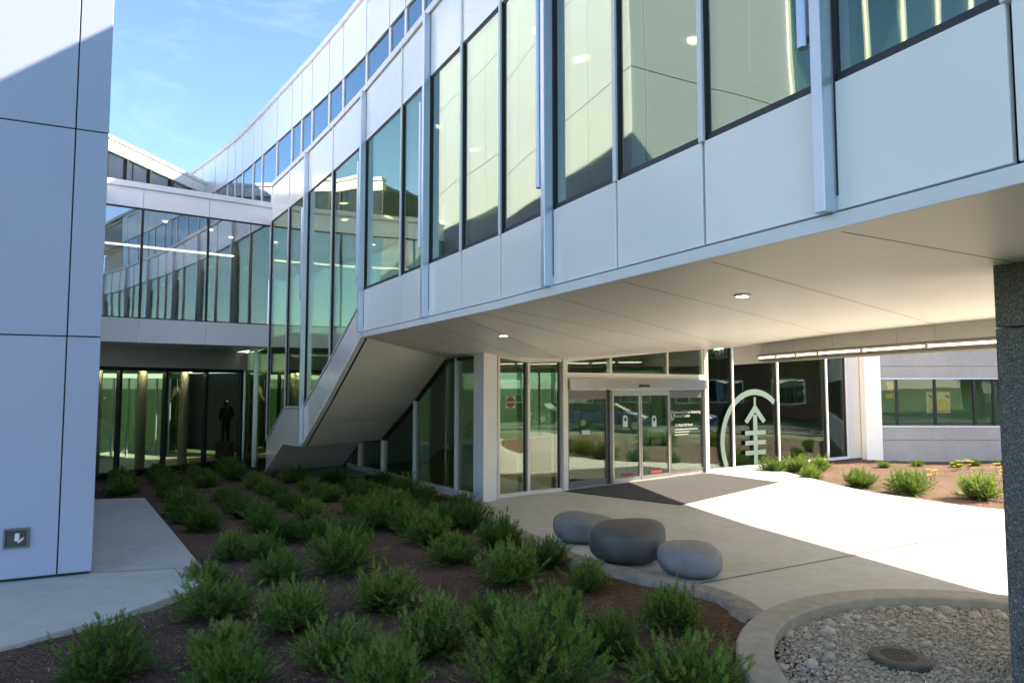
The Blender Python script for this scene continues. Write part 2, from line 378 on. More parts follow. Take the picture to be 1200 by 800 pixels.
for k in range(len(seams) - 1):
    g = .006; mb = MB(); vs = []; NW = 4
    for a in range(NS + 1):
        t = a / NS; p, q = seam_pt(k, t), seam_pt(k + 1, t); L = (q - p).length; e = min(.3, g / L)
        for b_ in range(NW + 1):
            u = lerp(e, 1 - e, b_ / NW); pt = p.lerp(q, u)
            if a == 0: pass
            vs.append(pt)
    fs = [(a * (NW + 1) + b_, a * (NW + 1) + b_ + 1, (a + 1) * (NW + 1) + b_ + 1, (a + 1) * (NW + 1) + b_) for a in range(NS) for b_ in range(NW)]
    mb.add(vs, fs); kk = len(bvh_v); bvh_v += [V(v) for v in vs]; bvh_f += [tuple(i + kk for i in f) for f in fs]
    o = mb.build('soffit_panel', M['soffit'], bldg, smooth=True)
back = MB(); vs = []
for k in range(len(seams)):
    for a in range(NS + 1): vs.append(seam_pt(k, a / NS) + V((0, 0, .05)))
back.add(vs, [(k * (NS + 1) + a, k * (NS + 1) + a + 1, (k + 1) * (NS + 1) + a + 1, (k + 1) * (NS + 1) + a) for k in range(len(seams) - 1) for a in range(NS)])
back.build('soffit_backing', M['dark'], bldg)
soff_bvh = BVHTree.FromPolygons(bvh_v, bvh_f)
for (px, py) in ((870, 345), (590, 392)):
    h = soff_bvh.ray_cast(V((0, 0, CAM_H)), ray(px, py))[0]
    if h:
        dl = MB().tube(h + V((0, 0, -.022)), h + V((0, 0, .03)), .085, 20).build('downlight', M['white'], bldg)
        sub(MB().tube(h + V((0, 0, -.026)), h + V((0, 0, -.0235)), .06, 20), 'lamp', M['lamp'], dl, bldg)

# --- underside of the diagonal stair box
us_out = [(fp('M4'), 3.2), (fp('m3'), 2.03), (fp('M2'), .95), (fp('m1'), .90), (fp('c0'), .02)]
us_in = [V((-1.45, 14.95, 2.92)), V((-2.38, 16.34, 1.92)), V((-3.45, 17.98, .93)), V((-4.10, 18.95, .88)), V((-4.95, 20.2, .02))]
for i in range(4):
    (a, za), (b, zb) = us_out[i], us_out[i + 1]; c, d_ = us_in[i], us_in[i + 1]
    nn = 2 if i < 2 else 1
    for j in range(nn):
        t0, t1 = j / nn + .004, (j + 1) / nn - .004
        A = P3(a.lerp(b, t0), lerp(za, zb, t0) + .002); B = P3(a.lerp(b, t1), lerp(za, zb, t1) + .002); C = c.lerp(d_, t1); D = c.lerp(d_, t0)
        MB().prism([A, B, C, D], (0, 0, .03)).build('stair_soffit_panel', M['soffit'], bldg)
    mb = MB(); mb.prism([P3(a, za + .045), P3(b, zb + .045), d_ + V((0, 0, .04)), c + V((0, 0, .04))], (0, 0, .01)); mb.build('stair_backing', M['dark'], bldg)
mb = MB()
for a, b, z in ((fp('c0'), us_in[4], .06), (us_in[4], V((-4.70, 19.88, 0)), .9)):
    d = V((b.x - a.x, b.y - a.y, 0)); nn_ = V((-d.y, d.x, 0)).normalized() * .06
    mb = MB(); mb.prism([P3(a, -.16), P3(b, -.16), P3(b, z), P3(a, z)], nn_); mb.build('plinth_wall', M['steel_d'], bldg)
# stair flight and landing inside
mb = MB()
for i in range(4):
    (a, za), (b, zb) = us_out[i], us_out[i + 1]; c, d_ = us_in[i], us_in[i + 1]
    n_ = 12 if abs(za - zb) > .5 else 1
    for j in range(n_):
        t0, t1 = j / n_, (j + 1) / n_; z = max(lerp(za, zb, t0), lerp(za, zb, t1)) + .22
        A = P3(a.lerp(b, t0), z); B = P3(a.lerp(b, t1), z); A = A.lerp(P3(c.lerp(d_, t0), z), .12); B = B.lerp(P3(c.lerp(d_, t1), z), .12)
        mb.prism([A, B, P3(c.lerp(d_, t1), z), P3(c.lerp(d_, t0), z)], (0, 0, .05))
mb.build('stair_flight', M['inner'], bldg)

# --- beam (bulkhead) at the far side of the passage
for i in range(len(BK) - 1):
    a, b = BK[i], BK[i + 1]; n = V((-(b - a).y, (b - a).x, 0)).normalized() * -1
    nseg = 3 if i < 3 else 2
    for j in range(nseg):
        p, q = a.lerp(b, j / nseg), a.lerp(b, (j + 1) / nseg); d = (q - p).normalized()
        MB().prism([P3(p + d * .005, ZB_BOT), P3(q - d * .005, ZB_BOT), P3(q - d * .005, ZB_TOP + .06), P3(p + d * .005, ZB_TOP + .06)], -n * .03 if n.x > 0 else n * .03).build('beam_panel', M['cream'], bldg)
wall = MB()
for i in range(len(BK) - 1):
    a, b = BK[i], BK[i + 1]; d = (b - a).normalized(); m_ = V((-d.y, d.x, 0)); m_ = m_ if m_.x > 0 else -m_
    wall.prism([P3(a + m_ * .05, ZB_BOT + .02), P3(b + m_ * .05, ZB_BOT + .02), P3(b + m_ * .05, 10.9), P3(a + m_ * .05, 10.9)], m_ * .25)
wall.build('outer_wall', M['panel'], bldg)

# --- interior of the raised storey
inner_pts = []
for i, p in enumerate(FP[:FI['c0'] + 1]):
    n = outn(FP[max(0, i - 1)], FP[min(len(FP) - 1, i + 1)]); inner_pts.append((p, n))
def slab(name, pts, d0, d1, z, th, m):
    mb = MB()
    for (a, na), (b, nb) in zip(pts[:-1], pts[1:]):
        mb.prism([P3(a - na * d0, z), P3(b - nb * d0, z), P3(b - nb * d1, z), P3(a - na * d1, z)], (0, 0, th))
    return mb.build(name, m, bldg)
slab('floor_slab', inner_pts[:FI['M4'] + 1], .12, 4.4, 3.62, .2, M['floor_i'])
slab('ceiling', inner_pts, .12, 4.4, Z_HEAD + .03, .1, M['ceil'])
mb = MB()
for (a, na), (b, nb) in zip(inner_pts[:-1], inner_pts[1:]):
    lo = 3.62 if b.y < 12.5 else 3.3
    mb.prism([P3(a - na * 4.4, lo), P3(b - nb * 4.4, lo), P3(b - nb * 4.4, Z_HEAD + .1), P3(a - na * 4.4, Z_HEAD + .1)], -na * .1)
mb.build('interior_wall', M['inner'], bldg)
mb = MB()
lk = [FP[i] - outn(FP[i - 1], FP[min(i + 1, len(FP) - 1)]) * 3.6 for i in range(FI['m1'], FI['c2'] + 1)]
for a, b in zip(lk[:-1], lk[1:]): mb.prism([P3(a, 0), P3(b, 0), P3(b, 3.35), P3(a, 3.35)], V((.1, .05, 0)))
mb.prism([P3(lk[-1], 0), (-7.6, 23.2, 0), (-7.6, 23.2, 3.35), P3(lk[-1], 3.35)], (.02, .1, 0))  # unseen wall added to keep a sun streak out of the lobby
mb.build('link_hall_wall', M['inner'], bldg)
mb = MB()
mb2 = MB()
for i in range(FI['m1'], FI['c2']):
    a, b = FP[i], FP[i + 1]; n = outn(a, b); mb2.prism([P3(a - n * .15, 3.36), P3(b - n * .15, 3.36), P3(b - n * 3.7, 3.36), P3(a - n * 3.7, 3.36)], (0, 0, .3)); mb.prism([P3(a - n * .15, -.02), P3(b - n * .15, -.02), P3(b - n * 3.7, -.02), P3(a - n * 3.7, -.02)], (0, 0, .012))
mb.build('link_hall_floor', M['floor_i'], bldg); mb2.build('link_hall_slab', M['ceil'], bldg)
# inner columns, partitions and green wall panels
for nm in ('M9', 'm7', 'm5', 'm11', 'e13'):
    a, n = inner_pts[FI[nm]]; c = a - n * 1.0; MB().tube(P3(c, 3.8), P3(c, Z_HEAD + .05), .14, 16).build('interior_column', M['inner'], bldg)
for nm, t in (('m8', .5), ('m5', .3), ('M4', .6), ('M6', .4)):
    a, n = inner_pts[FI[nm]]; b_, nb = inner_pts[FI[nm] + 1]; p = a.lerp(b_, t); d = (b_ - a).normalized()
    c = p - n * 2.3; lo = 3.82
    MB().prism([P3(c, lo), P3(c + d * 1.3, lo), P3(c + d * 1.3 - n * .12, lo), P3(c - n * .12, lo)], (0, 0, 2.5)).build('interior_partition', M['inner_g'], bldg)
for nm, offs in (('m3', (.9, 2.2)), ('m5', (.8, 1.9)), ('m7', (1.4,)), ('m8', (.7, 1.6)), ('M9', (1.2, 2.6)), ('m10', (.8, 1.9)), ('m11', (1.4,)), ('M12', (.9,)), ('M2', (1.0, 2.4)), ('m1', (1.6,))):
    a, n = inner_pts[FI[nm]]; b_, nb = inner_pts[FI[nm] + 1]
    for j, of in enumerate(offs):
        p = a.lerp(b_, .3 + .4 * j) - n * of
        MB().tube(P3(p, Z_HEAD + .012), P3(p, Z_HEAD + .027), .075, 16).build('ceiling_light', M['lamp'], bldg)

# --- set-back top storey
UP = []
for nm in ('e19', 'e17', 'e15', 'M12', 'M9', 'm7', 'M6'):
    i = FI[nm]; n = outn(FP[max(0, i - 1)], FP[i + 1]); UP.append(FP[i] - n * .85)
Z_ROOF = 11.0
for px, py in ((422, 0), (372, 60), (318, 119), (282, 157), (256, 178), (230, 197)):
    q = on_z(px, py, Z_ROOF); UP.append(V((q.x, q.y, 0)))
UP.append(UP[-1] + (UP[-1] - UP[-2]) * 1.1)
q = on_z(372, 60, Z_ROOF); r_ = ray(371, 125); Z_UW = CAM_H + q.y / r_.y * r_.z
print('UP', [tuple(round(c, 2) for c in p[:2]) for p in UP], Z_UW)
arc = [0]
for a, b in zip(UP[:-1], UP[1:]): arc.append(arc[-1] + (b - a).length)
def at_arc(s):
    for i in range(len(UP) - 1):
        if s <= arc[i + 1] or i == len(UP) - 2:
            return UP[i].lerp(UP[i + 1], (s - arc[i]) / (arc[i + 1] - arc[i]))
s = 0; k = 0; cyc = [1.45, .95, 1.25, .8, .8, 1.35]
upts = [at_arc(0)]
while s < arc[-1] - 1.5:
    s += cyc[k % 6]; k += 1; upts.append(at_arc(s))
for i in range(len(upts) - 1):
    a, b = upts[i], upts[i + 1]
    if a.y < 1: continue
    panel(MB(), a, b, Z_UW + .03, Z_ROOF - .14, .05, 0, .022, .022).build('upper_wall_panel', M['panel'], bldg, bevel=.005)
    panel(MB(), a, b, 7.6, Z_UW, .02, -.04, .04, .04).build('upper_window', M['pane_u'], bldg)
    n = outn(a, b)
    vbar(b, n, .09, .2, 7.6, Z_UW + .01, -.01).build('upper_pier', M['panel'], bldg)
mb = MB()
for a, b in zip(upts[:-1], upts[1:]): panel(mb, a, b, Z_UW - .02, Z_ROOF - .1, .1, -.06)
mb.build('upper_backing', M['steel_d'], bldg)
run('roof_edge', upts, Z_ROOF - .14, Z_ROOF, .5, .06, M['white'], bldg)
# inside of the top storey and its roof
def ring(name, pts, d0, d1, z, th, m):
    mb = MB()
    for i in range(len(pts) - 1):
        a, b = pts[i], pts[i + 1]; na = outn(pts[max(0, i - 1)], pts[i + 1]); nb = outn(pts[i], pts[min(len(pts) - 1, i + 2)])
        mb.prism([P3(a - na * d0, z), P3(b - nb * d0, z), P3(b - nb * d1, z), P3(a - na * d1, z)], (0, 0, th))
    return mb.build(name, m, bldg)
UPs = UP[:]
ring('roof_slab', UPs, .1, 5.0, Z_ROOF - .3, .2, M['inner'])
ring('upper_floor', UPs, .1, 4.5, 7.3, .2, M['inner'])
ring('upper_ceiling', UPs, .2, 4.5, Z_UW + .05, .05, M['ceil'])
ring('upper_blind', [p for p in UPs], .55, .57, 8.3, 1.2, M['ceil'])
mb = MB()
for a, b in zip(UPs[:-1], UPs[1:]): panel(mb, a, b, 7.3, Z_ROOF - .2, .2, -4.6)
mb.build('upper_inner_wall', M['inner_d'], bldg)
# main roof between the set-back storey and the outer wall
mb = MB()
poly = [P3(p, Z_ROOF - .35) for p in UP[1:8]] + [P3(p, Z_ROOF - .35) for p in BK[:6]]
mb.prism(poly, (0, 0, .1)); mb.build('main_roof', M['inner'], bldg)

# ================================================================== glazed wall beside the bed (under the stair)
ent = thing('glass_entrance', 'curved glazed entrance wall with sliding doors and white column under the soffit', 'entrance', (1.0, 15.5, 0))
GW0, GW1 = V((-.75, 14.02, 0)), V((-4.72, 19.9, 0))
def gwp(px): return on_v(px, 540, GW0, GW1)
gm = [V((-.62, 13.99, 0))] + [V((gwp(x).x, gwp(x).y, 0)) for x in (534.7, 520.5, 485.7, 448, 421)] + [GW1]
gz = [2.95, 2.93, 2.90, 2.02, .98, .84, .84]
for i in range(len(gm) - 1):
    a, b = gm[i], gm[i + 1]
    panel(MB(), a, b, .13, (gz[i] - .06, gz[i + 1] - .06), .014, -.03, .02, .02).build('glass_pane', M['pane_e'], ent)
    mb = MB(); panel(mb, a, b, (gz[i] - .07, gz[i + 1] - .07), (gz[i], gz[i + 1]), .09, .02); mb.build('head_frame', M['dark'], ent)
    mb = MB(); panel(mb, a, b, .0, .13, .12, .035, .0, .0); mb.build('base_frame', M['white'], ent)
    if i in (1, 3, 4, 5): vbar(a + (b - a).normalized() * .16, outn(a, b), .16, .02, .13, min(gz[i], gz[i + 1] if i < 4 else gz[i]) - .25, -.12).build('glass_fin', M['pane'], ent)
    if i not in (0, 2): vbar(a, outn(a, b), .055, .14, .1, gz[i] - .02, .04).build('mullion', M['white'], ent)
# white column
MB().prism([(-.79, 14.1, -.12), (-.57, 13.83, -.12), (-.31, 14.26, -.12), (-.5, 14.55, -.12)], (0, 0, 3.12)).build('column', M['white'], ent, bevel=.008)
# left panes
def bottom(a, b): panel(mb := MB(), a, b, 0, .07, .12, .03); mb.build('base_frame', M['white'], ent)
E = [V((-.31, 14.40, 0)), V((.33, 14.92, 0)), V((1.10, 15.42, 0))]
ez = [2.985, 2.905, 2.94]
def eout(a, b):     # entrance runs left to right: outward normal faces the camera
    d = V((b.x - a.x, b.y - a.y, 0)).normalized(); return V((d.y, -d.x, 0))
for i in range(2):
    a, b = E[i], E[i + 1]; n = eout(a, b)
    panel(MB(), a, b, .07, (ez[i] - .06, ez[i + 1] - .06), .014, -.03, .02, .02, n).build('glass_pane', M['pane_e'], ent)
    mb = MB(); panel(mb, a, b, 0, .07, .12, .03, 0, 0, n); mb.build('base_frame', M['cream'], ent)
    mb = MB(); panel(mb, a, b, (ez[i] - .07, ez[i + 1] - .07), (ez[i] + .04, ez[i + 1] + .04), .12, .03, 0, 0, n); mb.build('head_frame', M['cream'], ent)
    d = (b - a).normalized()
    vbar(a + d * .03, n, .06, .14, .07, ez[i] - .06, .025).build('mullion', M['cream'], ent)
    g = vbar(b - d * .05, n, .03, .05, .07, ez[i + 1] - .07, -.005); g.build('mullion_gasket', M['dark'], ent)
    # second skin fin of glass behind, reads as the pale green strip
    vbar(b - d * .13, n, .12, .02, .07, ez[i + 1] - .08, -.10).build('glass_fin', M['pane'], ent)
# no smoking sign on the first pane
a, b = E[0], E[1]; n = eout(a, b); d = (b - a).normalized()
sp = on_v(597, 471, a, b) + n * .03; u = V((0, 0, 1))
def quad_on(mb, c, d, w, h, n, th=.004):
    return mb.prism([c - d * w / 2 - u * h / 2, c + d * w / 2 - u * h / 2, c + d * w / 2 + u * h / 2, c - d * w / 2 + u * h / 2], n * th)
def disc_on(mb, c, d, r, n, th=.003, k=28):
    return mb.prism([c + d * r * math.cos(2 * math.pi * i / k) + u * r * math.sin(2 * math.pi * i / k) for i in range(k)], n * th)
sg = quad_on(MB(), sp, d, .255, .25, n).build('notice_sign', M['decal'], ent)
sub(disc_on(MB(), sp + n * .006, d, .118, n), 'sign_disc', M['maroon'], sg, ent)
sub(quad_on(MB(), sp + n * .011, d, .215, .022, n), 'sign_band', M['decal'], sg, ent)

# door wall ---------------------------------------------------------------
dn = eout(DW0, DW1); dd = (DW1 - DW0).normalized(); DL = (DW1 - DW0).length
def ds(px): return (V((on_v(px, 520, DW0, DW1).x, on_v(px, 520, DW0, DW1).y, 0)) - DW0).dot(dd)
def dp(s, z=0, off=0): return P3(DW0 + dd * s + dn * off, z)
def dbox(mb, s0, s1, z0, z1, th, off):
    return mb.prism([dp(s0, z0, off), dp(s1, z0, off), dp(s1, z1, off), dp(s0, z1, off)], -dn * th)
S = {k: ds(k) for k in (660, 664, 713, 716, 749, 783, 786, 824)}
S[664] = max(.12, S[664]); S[824] = DL - .16
def ztop(s): return lerp(2.93, 3.42, s / DL)
dbox(MB(), -.03, .11, 0, 2.93, .16, .04).build('door_post', M['cream'], ent, bevel=.005)
dbox(MB(), DL - .13, DL + .03, 0, 3.40, .16, .04).build('door_post', M['cream'], ent, bevel=.005)
dbox(MB(), .11, DL - .13, 2.50, 2.63, .14, .035).build('transom_bar', M['cream'], ent)
mb = MB(); mb.prism([dp(.11, ztop(.11) - .07, .035), dp(DL - .13, ztop(DL - .13) - .07, .035), dp(DL - .13, ztop(DL) + .04, .035), dp(.11, ztop(.11) + .04, .035)], -dn * .14); mb.build('head_frame', M['cream'], ent)
tm = [.11, ds(716), ds(783), DL - .13]
for i in range(3):
    s0, s1 = tm[i] + .03, tm[i + 1] - .03
    MB().prism([dp(s0, 2.63, -.02), dp(s1, 2.63, -.02), dp(s1, ztop(s1) - .07, -.02), dp(s0, ztop(s0) - .07, -.02)], -dn * .014).build('transom_pane', M['pane_e'], ent)
    if i: dbox(MB(), tm[i] - .03, tm[i] + .03, 2.63, ztop(tm[i]) - .06, .12, .03).build('mullion', M['cream'], ent)
hd = dbox(MB(), .13, DL - .14, 2.24, 2.495, .22, .12).build('door_header', M['steel'], ent, bevel=.006)
c = dp(ds(751), 2.33, .125); sub(quad_on(MB(), c, dd, .34, .055, dn, .03), 'door_sensor', M['black'], hd, ent)
def leaf(name, s0, s1, off, m=M['steel_d'], rail=.09, foot=.14):
    fr = MB(); w = .05
    dbox(fr, s0, s0 + w, .03, 2.22, .045, off); dbox(fr, s1 - w, s1, .03, 2.22, .045, off)
    dbox(fr, s0 + w, s1 - w, 2.22 - rail, 2.22, .045, off); dbox(fr, s0 + w, s1 - w, .03, .03 + foot, .045, off)
    f = fr.build(name, m, ent)
    sub(dbox(MB(), s0 + w, s1 - w, .03 + foot, 2.22 - rail, .012, off - .015), 'door_glass', M['pane_e'], f, ent); return f
leaf('sidelight', .14, S[713], -.02, rail=.20)
l1 = leaf('sliding_door', S[716], S[749] - .008, .06, M['steel'], .13, .10)
l2 = leaf('sliding_door', S[749] + .008, S[783], .06, M['steel'], .13, .10)
sl = leaf('sidelight', S[786], DL - .15, -.02, rail=.20)
dbox(MB(), S[713] + .01, S[713] + .09, .0, 2.24, .12, .05).build('door_post', M['steel_d'], ent)
dbox(MB(), .13, DL - .14, 0, .03, .2, .08).build('threshold', M['steel'], ent)
for lf, px in ((l1, 731), (l2, 765)):
    c = dp(ds(px), 2.3 - (492 - 453) * (16.9 + (px - 731) * .02) / 803, .052)
    sub(quad_on(MB(), c - u * .04, dd, .17, .20, dn, .003).add(*[[], []]), 'door_decal', M['decal'], lf, ent)
    sub(disc_on(MB(), c + u * .06, dd, .085, dn, .0028), 'decal_head', M['decal'], lf, ent)
    sub(disc_on(MB(), c + u * .045 + dn * .005, dd, .045, dn), 'decal_hole', M['black'], lf, ent)
    c = dp(ds(px + 3 if px < 740 else px + 2), .20, .052)
    sub(quad_on(MB(), c, dd, .42, .05, dn), 'door_sticker', M['red'], lf, ent)
c = dp(ds(687), 2.3 - (505 - 453) * 16.1 / 803, -.012)
quad_on(MB(), c, dd, .26, .10, dn).build('door_notice', M['decal'], ent)
# lettering on the right sidelight
def text(body, size, origin, d, n, m, parent, root, name='lettering'):
    cu = bpy.data.curves.new(name, 'FONT'); cu.body = body; cu.size = size; cu.extrude = .001; cu.materials.append(m)
    tmp = bpy.data.objects.new(name, cu); COL.objects.link(tmp); me = bpy.data.meshes.new_from_object(tmp.evaluated_get(bpy.context.evaluated_depsgraph_get())); bpy.data.objects.remove(tmp)
    o = bpy.data.objects.new(name, me); COL.objects.link(o)
    X = d.normalized(); Z = n.normalized(); Y = Z.cross(X)
    mw = Matrix((X, Y, Z)).transposed().to_4x4(); mw.translation = origin - root.location
    o.parent = parent; o.matrix_local = mw; return o
s0 = ds(789)
def zz(px, py): return on_v(px, py, DW0, DW1).z
M['letter'] = simple('white_letter_film', (.50, .52, .50), .6)
t0 = ds(792)
for body, size, y in (('Memorial Sloan Kettering', .105, 484.5), ('Cancer Center', .105, 488.8), ('480 Red Hill Road', .10, 499.5)):
    text(body, size, dp(t0, zz(795, y), -.028), dd, dn, M['letter'], sl, ent)
mb = MB()
for y, w in ((503.2, .95), (506.2, .62), (509.2, .55)): quad_on(mb, dp(t0 + w / 2, zz(795, y), -.03), dd, w, .014, dn, .002)
sub(mb, 'small_print', M['letter'], sl, ent)
def arc_ring(mb, c, d, r0, r1, a0, a1, n, th=.003, k=40):
    for i in range(k):
        t, t2 = lerp(a0, a1, i / k), lerp(a0, a1, (i + 1) / k)
        f = lambda r, a: c + d * r * math.cos(a) + u * r * math.sin(a)
        mb.prism([f(r0, t), f(r1, t), f(r1, t2), f(r0, t2)], n * th)
    return mb
c = dp(t0 - .13, zz(786, 487), -.03)
mb = arc_ring(MB(), c, dd, .10, .125, 0, 2 * math.pi, dn, .002, 28); quad_on(mb, c, dd, .02, .14, dn, .002)
for q in (-.03, 0, .03): quad_on(mb, c - u * .02 + u * q, dd, .07, .014, dn, .0025)
sub(mb, 'small_emblem', M['letter'], sl, ent)

# right glazed wall with the big emblem --------------------------------------
W = [V((5.36, 18.76, 0)), V((6.18, 19.29, 0)), V((7.86, 20.36, 0)), V((9.90, 21.66, 0)), V((10.82, 22.26, 0))]
wt = [3.42, 3.46, 3.46, 3.46, 3.46]
for i in range(4):
    a, b = W[i], W[i + 1]; n = eout(a, b)
    panel(MB(), a, b, .08, (wt[i] - .05, wt[i + 1] - .05), .014, -.03, .02, .02, n).build('glass_pane', M['pane_e'], ent)
    mb = MB(); panel(mb, a, b, 0, .08, .12, .03, 0, 0, n); mb.build('base_frame', M['white'], ent)
    mb = MB(); panel(mb, a, b, (wt[i] - .05, wt[i + 1] - .05), (wt[i] + .25, wt[i + 1] + .25), .14, .03, 0, 0, n); mb.build('head_frame', M['cream'], ent)
    vbar(b, n, .06, .15, .08, wt[i + 1] - .05, .04).build('mullion', M['white'], ent)
    d = (b - a).normalized()
    vbar(b - d * .05, n, .035, .06, .08, wt[i + 1] - .06, .0).build('mullion_gasket', M['dark'], ent)
    vbar(b - d * .16, n, .14, .02, .08, wt[i + 1] - .08, -.12).build('glass_fin', M['pane'], ent)
MB().prism([P3(W[4] + V((.02, .02, 0)), 0), P3(V((11.62, 22.72, 0)), 0), P3(V((11.62, 22.72, 0)), 3.7), P3(W[4] + V((.02, .02, 0)), 3.7)], (.3, .5, 0)).build('side_panel', M['cream'], ent)
a, b = W[0], W[4]; n = eout(a, b); d = (b - a).normalized()
def ws(px): return (V((on_v(px, 520, a, b).x, on_v(px, 520, a, b).y, 0)) - a).dot(d)
cs = (ws(884.5)); wc = P3(a + d * cs + n * .03, .76)
Rr = 1.48; a1 = math.pi - math.asin(-.68 / Rr) ; lim = math.acos((ws(908.5) - cs) / Rr)
em = arc_ring(MB(), wc, d, Rr - .165, Rr, lim, a1, n, .004, 48).build('emblem_ring', M['emblem'], ent)
mb = MB()
cz = lambda z: P3(a + d * cs + n * .03, z)
quad_on(mb, cz(.80), d, .17, 1.42, n); quad_on(mb, cz(1.86), d, .09, .30, n)
for z in (1.0, .72, .44): quad_on(mb, cz(z) + n * .001, d, .90, .125, n)
for sgn in (-1, 1):
    A, B = cz(1.82), cz(1.34) + d * .47 * sgn
    mb.prism([A + n * .002, B + n * .002, B + n * .002 - u * .02 - d * .13 * sgn + u * -.06, A - u * .24 + n * .002], n * .004)
mb.build('emblem_arrow', M['emblem'], ent)

# interior of the entrance hall
mb = MB(); mb.prism([(-4.7, 20.0, -.02), (-.5, 14.6, -.02), (1.15, 15.6, -.02), (5.3, 18.85, -.02), (10.9, 22.6, -.02), (8, 30, -.02), (-6, 28, -.02)], (0, 0, .015)); mb.build('hall_floor', M['floor_i'], ent)
mb = MB(); mb.prism([(-4.9, 20.3, 3.5), (-.2, 14.8, 3.5), (5.3, 18.95, 3.5), (10.9, 22.7, 3.5), (8, 30, 3.5), (-6, 28, 3.5)], (0, 0, .1)); mb.build('hall_ceiling', M['ceil'], ent)
hb0, hb1 = V((-6, 27.8, 0)), V((8.2, 29.5, 0))
for k in range(8):
    p, q = hb0.lerp(hb1, k / 8), hb0.lerp(hb1, (k + 1) / 8)
    MB().prism([P3(p, .1), P3(q, .1), P3(q, 2.9), P3(p, 2.9)], (-.002, .015, 0)).build('rear_glazing', M['pane_e'], ent)
    MB().prism([P3(p, 0), P3(p + V((.08, .01, 0)), 0), P3(p + V((.08, .01, 0)), 3.5), P3(p, 3.5)], (-.01, .1, 0)).build('rear_mullion', M['white'], ent)
MB().prism([P3(hb0, 2.9), P3(hb1, 2.9), P3(hb1, 3.5), P3(hb0, 3.5)], (-.02, .12, 0)).build('hall_wall', M['inner'], ent)
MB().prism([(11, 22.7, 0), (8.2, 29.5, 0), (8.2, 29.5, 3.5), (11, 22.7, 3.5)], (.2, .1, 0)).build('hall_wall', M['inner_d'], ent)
MB().box((-2.0, 16.55, 0), (-1.25, 17.3, 3.4)).build('hall_pier', M['inner'], ent)
MB().prism([(-.2, 18.2, 0), (3.0, 21.0, 0), (3.0, 21.0, .9), (-.2, 18.2, .9)], (-.2, .3, 0)).build('hall_desk', M['wood'], ent)
mb = MB()
iv = [V((1.6, 18.0, 0)), V((2.4, 18.6, 0)), V((3.2, 19.25, 0)), V((4.0, 19.9, 0)), V((4.7, 20.45, 0))]
for p in iv: mb.tube(P3(p, 0), P3(p, 2.5), .035, 8)
for p, q in zip(iv[:-1], iv[1:]): mb.beam(P3(p, 2.45), P3(q, 2.45), .08, .1).beam(P3(p, .15), P3(q, .15), .06, .1)
mb.build('inner_door_frame', M['steel'], ent)
for x, y in ((-1.0, 18.6), (-2.4, 19.8), (1.2, 17.2), (3.3, 18.9), (0.2, 17), (6.4, 21), (8.4, 22.5)):
    MB().tube((x, y, 3.47), (x, y, 3.495), .11, 14).build('ceiling_light', M['hall_fill'], ent)  # glowing discs added as fill for the hall, not known fittings
# low roof behind the right glazed wall
MB().prism([P3(BK[0] + V((.35, .3, 0)), 3.72), P3(V((11.3, 22.5, 0)), 3.72), P3(V((9, 30, 0)), 3.72), P3(V((0, 28, 0)), 3.72)], (0, 0, .12)).build('low_roof', M['inner'], ent)

# ================================================================== linear light on the beam
def bkp(px):
    best = None
    for i in range(len(BK) - 1):
        p = on_v(px, 400, BK[i], BK[i + 1]); A, B = BK[i], BK[i + 1]
        t = (V((p.x, p.y, 0)) - A).dot(B - A) / (B - A).length_squared
        if -.001 <= t <= 1.001: return V((p.x, p.y, 0))
LA, LB = bkp(896), bkp(1166)
lt = thing('linear_light', 'long linear tube light with white lamps along the beam above the passage', 'light', tuple(P3(LA, 3.0)))
seq = [LA] + [p for p in BK[1:4] if LA.y > p.y > LB.y] + [BK[3]]
mbH, mbT, mbS = MB(), MB(), MB()
zl = 3.005
offv = lambda a, b: (V((-(b - a).y, (b - a).x, 0)).normalized() * (-1 if V((-(b - a).y, (b - a).x, 0)).x > 0 else 1))
for a, b in zip(seq[:-1], seq[1:]):
    o = offv(a, b) * .16
    mbH.beam(P3(a + o, zl + .075), P3(b + o, zl + .075), .12, .04); mbH.beam(P3(a + o * .85, zl - .045), P3(b + o * .85, zl - .045), .10, .03)
    mbH.beam(P3(a + o * .3, zl + .01), P3(b + o * .3, zl + .01), .05, .16)
    mbT.tube(P3(a + o, zl + .015), P3(b + o, zl + .015), .022, 10)
mbH.build('housing', M['steel_d'], lt); mbT.build('lamp_tube', M['tubelamp'], lt)
for k in range(6):
    t = k / 5; p = LA.lerp(BK[1], t * 1.5) if t * 1.5 <= 1 else BK[1].lerp(BK[2], min(1, (t * 1.5 - 1) / .5))
    q = offv(BK[0], BK[1]) * .16
    MB().box((p.x + q.x - .05, p.y + q.y - .05, zl - .03), (p.x + q.x + .05, p.y + q.y + .05, zl + .07)).build('lamp_holder', M['steel'], lt)

# ================================================================== granite column
gc = thing('granite_column', 'square dark speckled granite column rising out of the gravel planter', 'column', (4.2, 5.3, 0))
cd = (fp('M12') - fp('m11')).normalized(); cn = V((-cd.y, cd.x, 0))
cc = V((4.30, 5.24, 0)); hw = .36
poly = [cc + cd * hw + cn * hw, cc + cd * hw - cn * hw, cc - cd * hw - cn * hw, cc - cd * hw + cn * hw]
MB().prism([P3(p, -.02) for p in poly], (0, 0, 2.78)).build('shaft', M['granite'], gc, bevel=.012)
MB().prism([P3(cc + (p - cc) * .992, 2.768) for p in poly], (0, 0, .55)).build('capital', M['granite'], gc, bevel=.008)

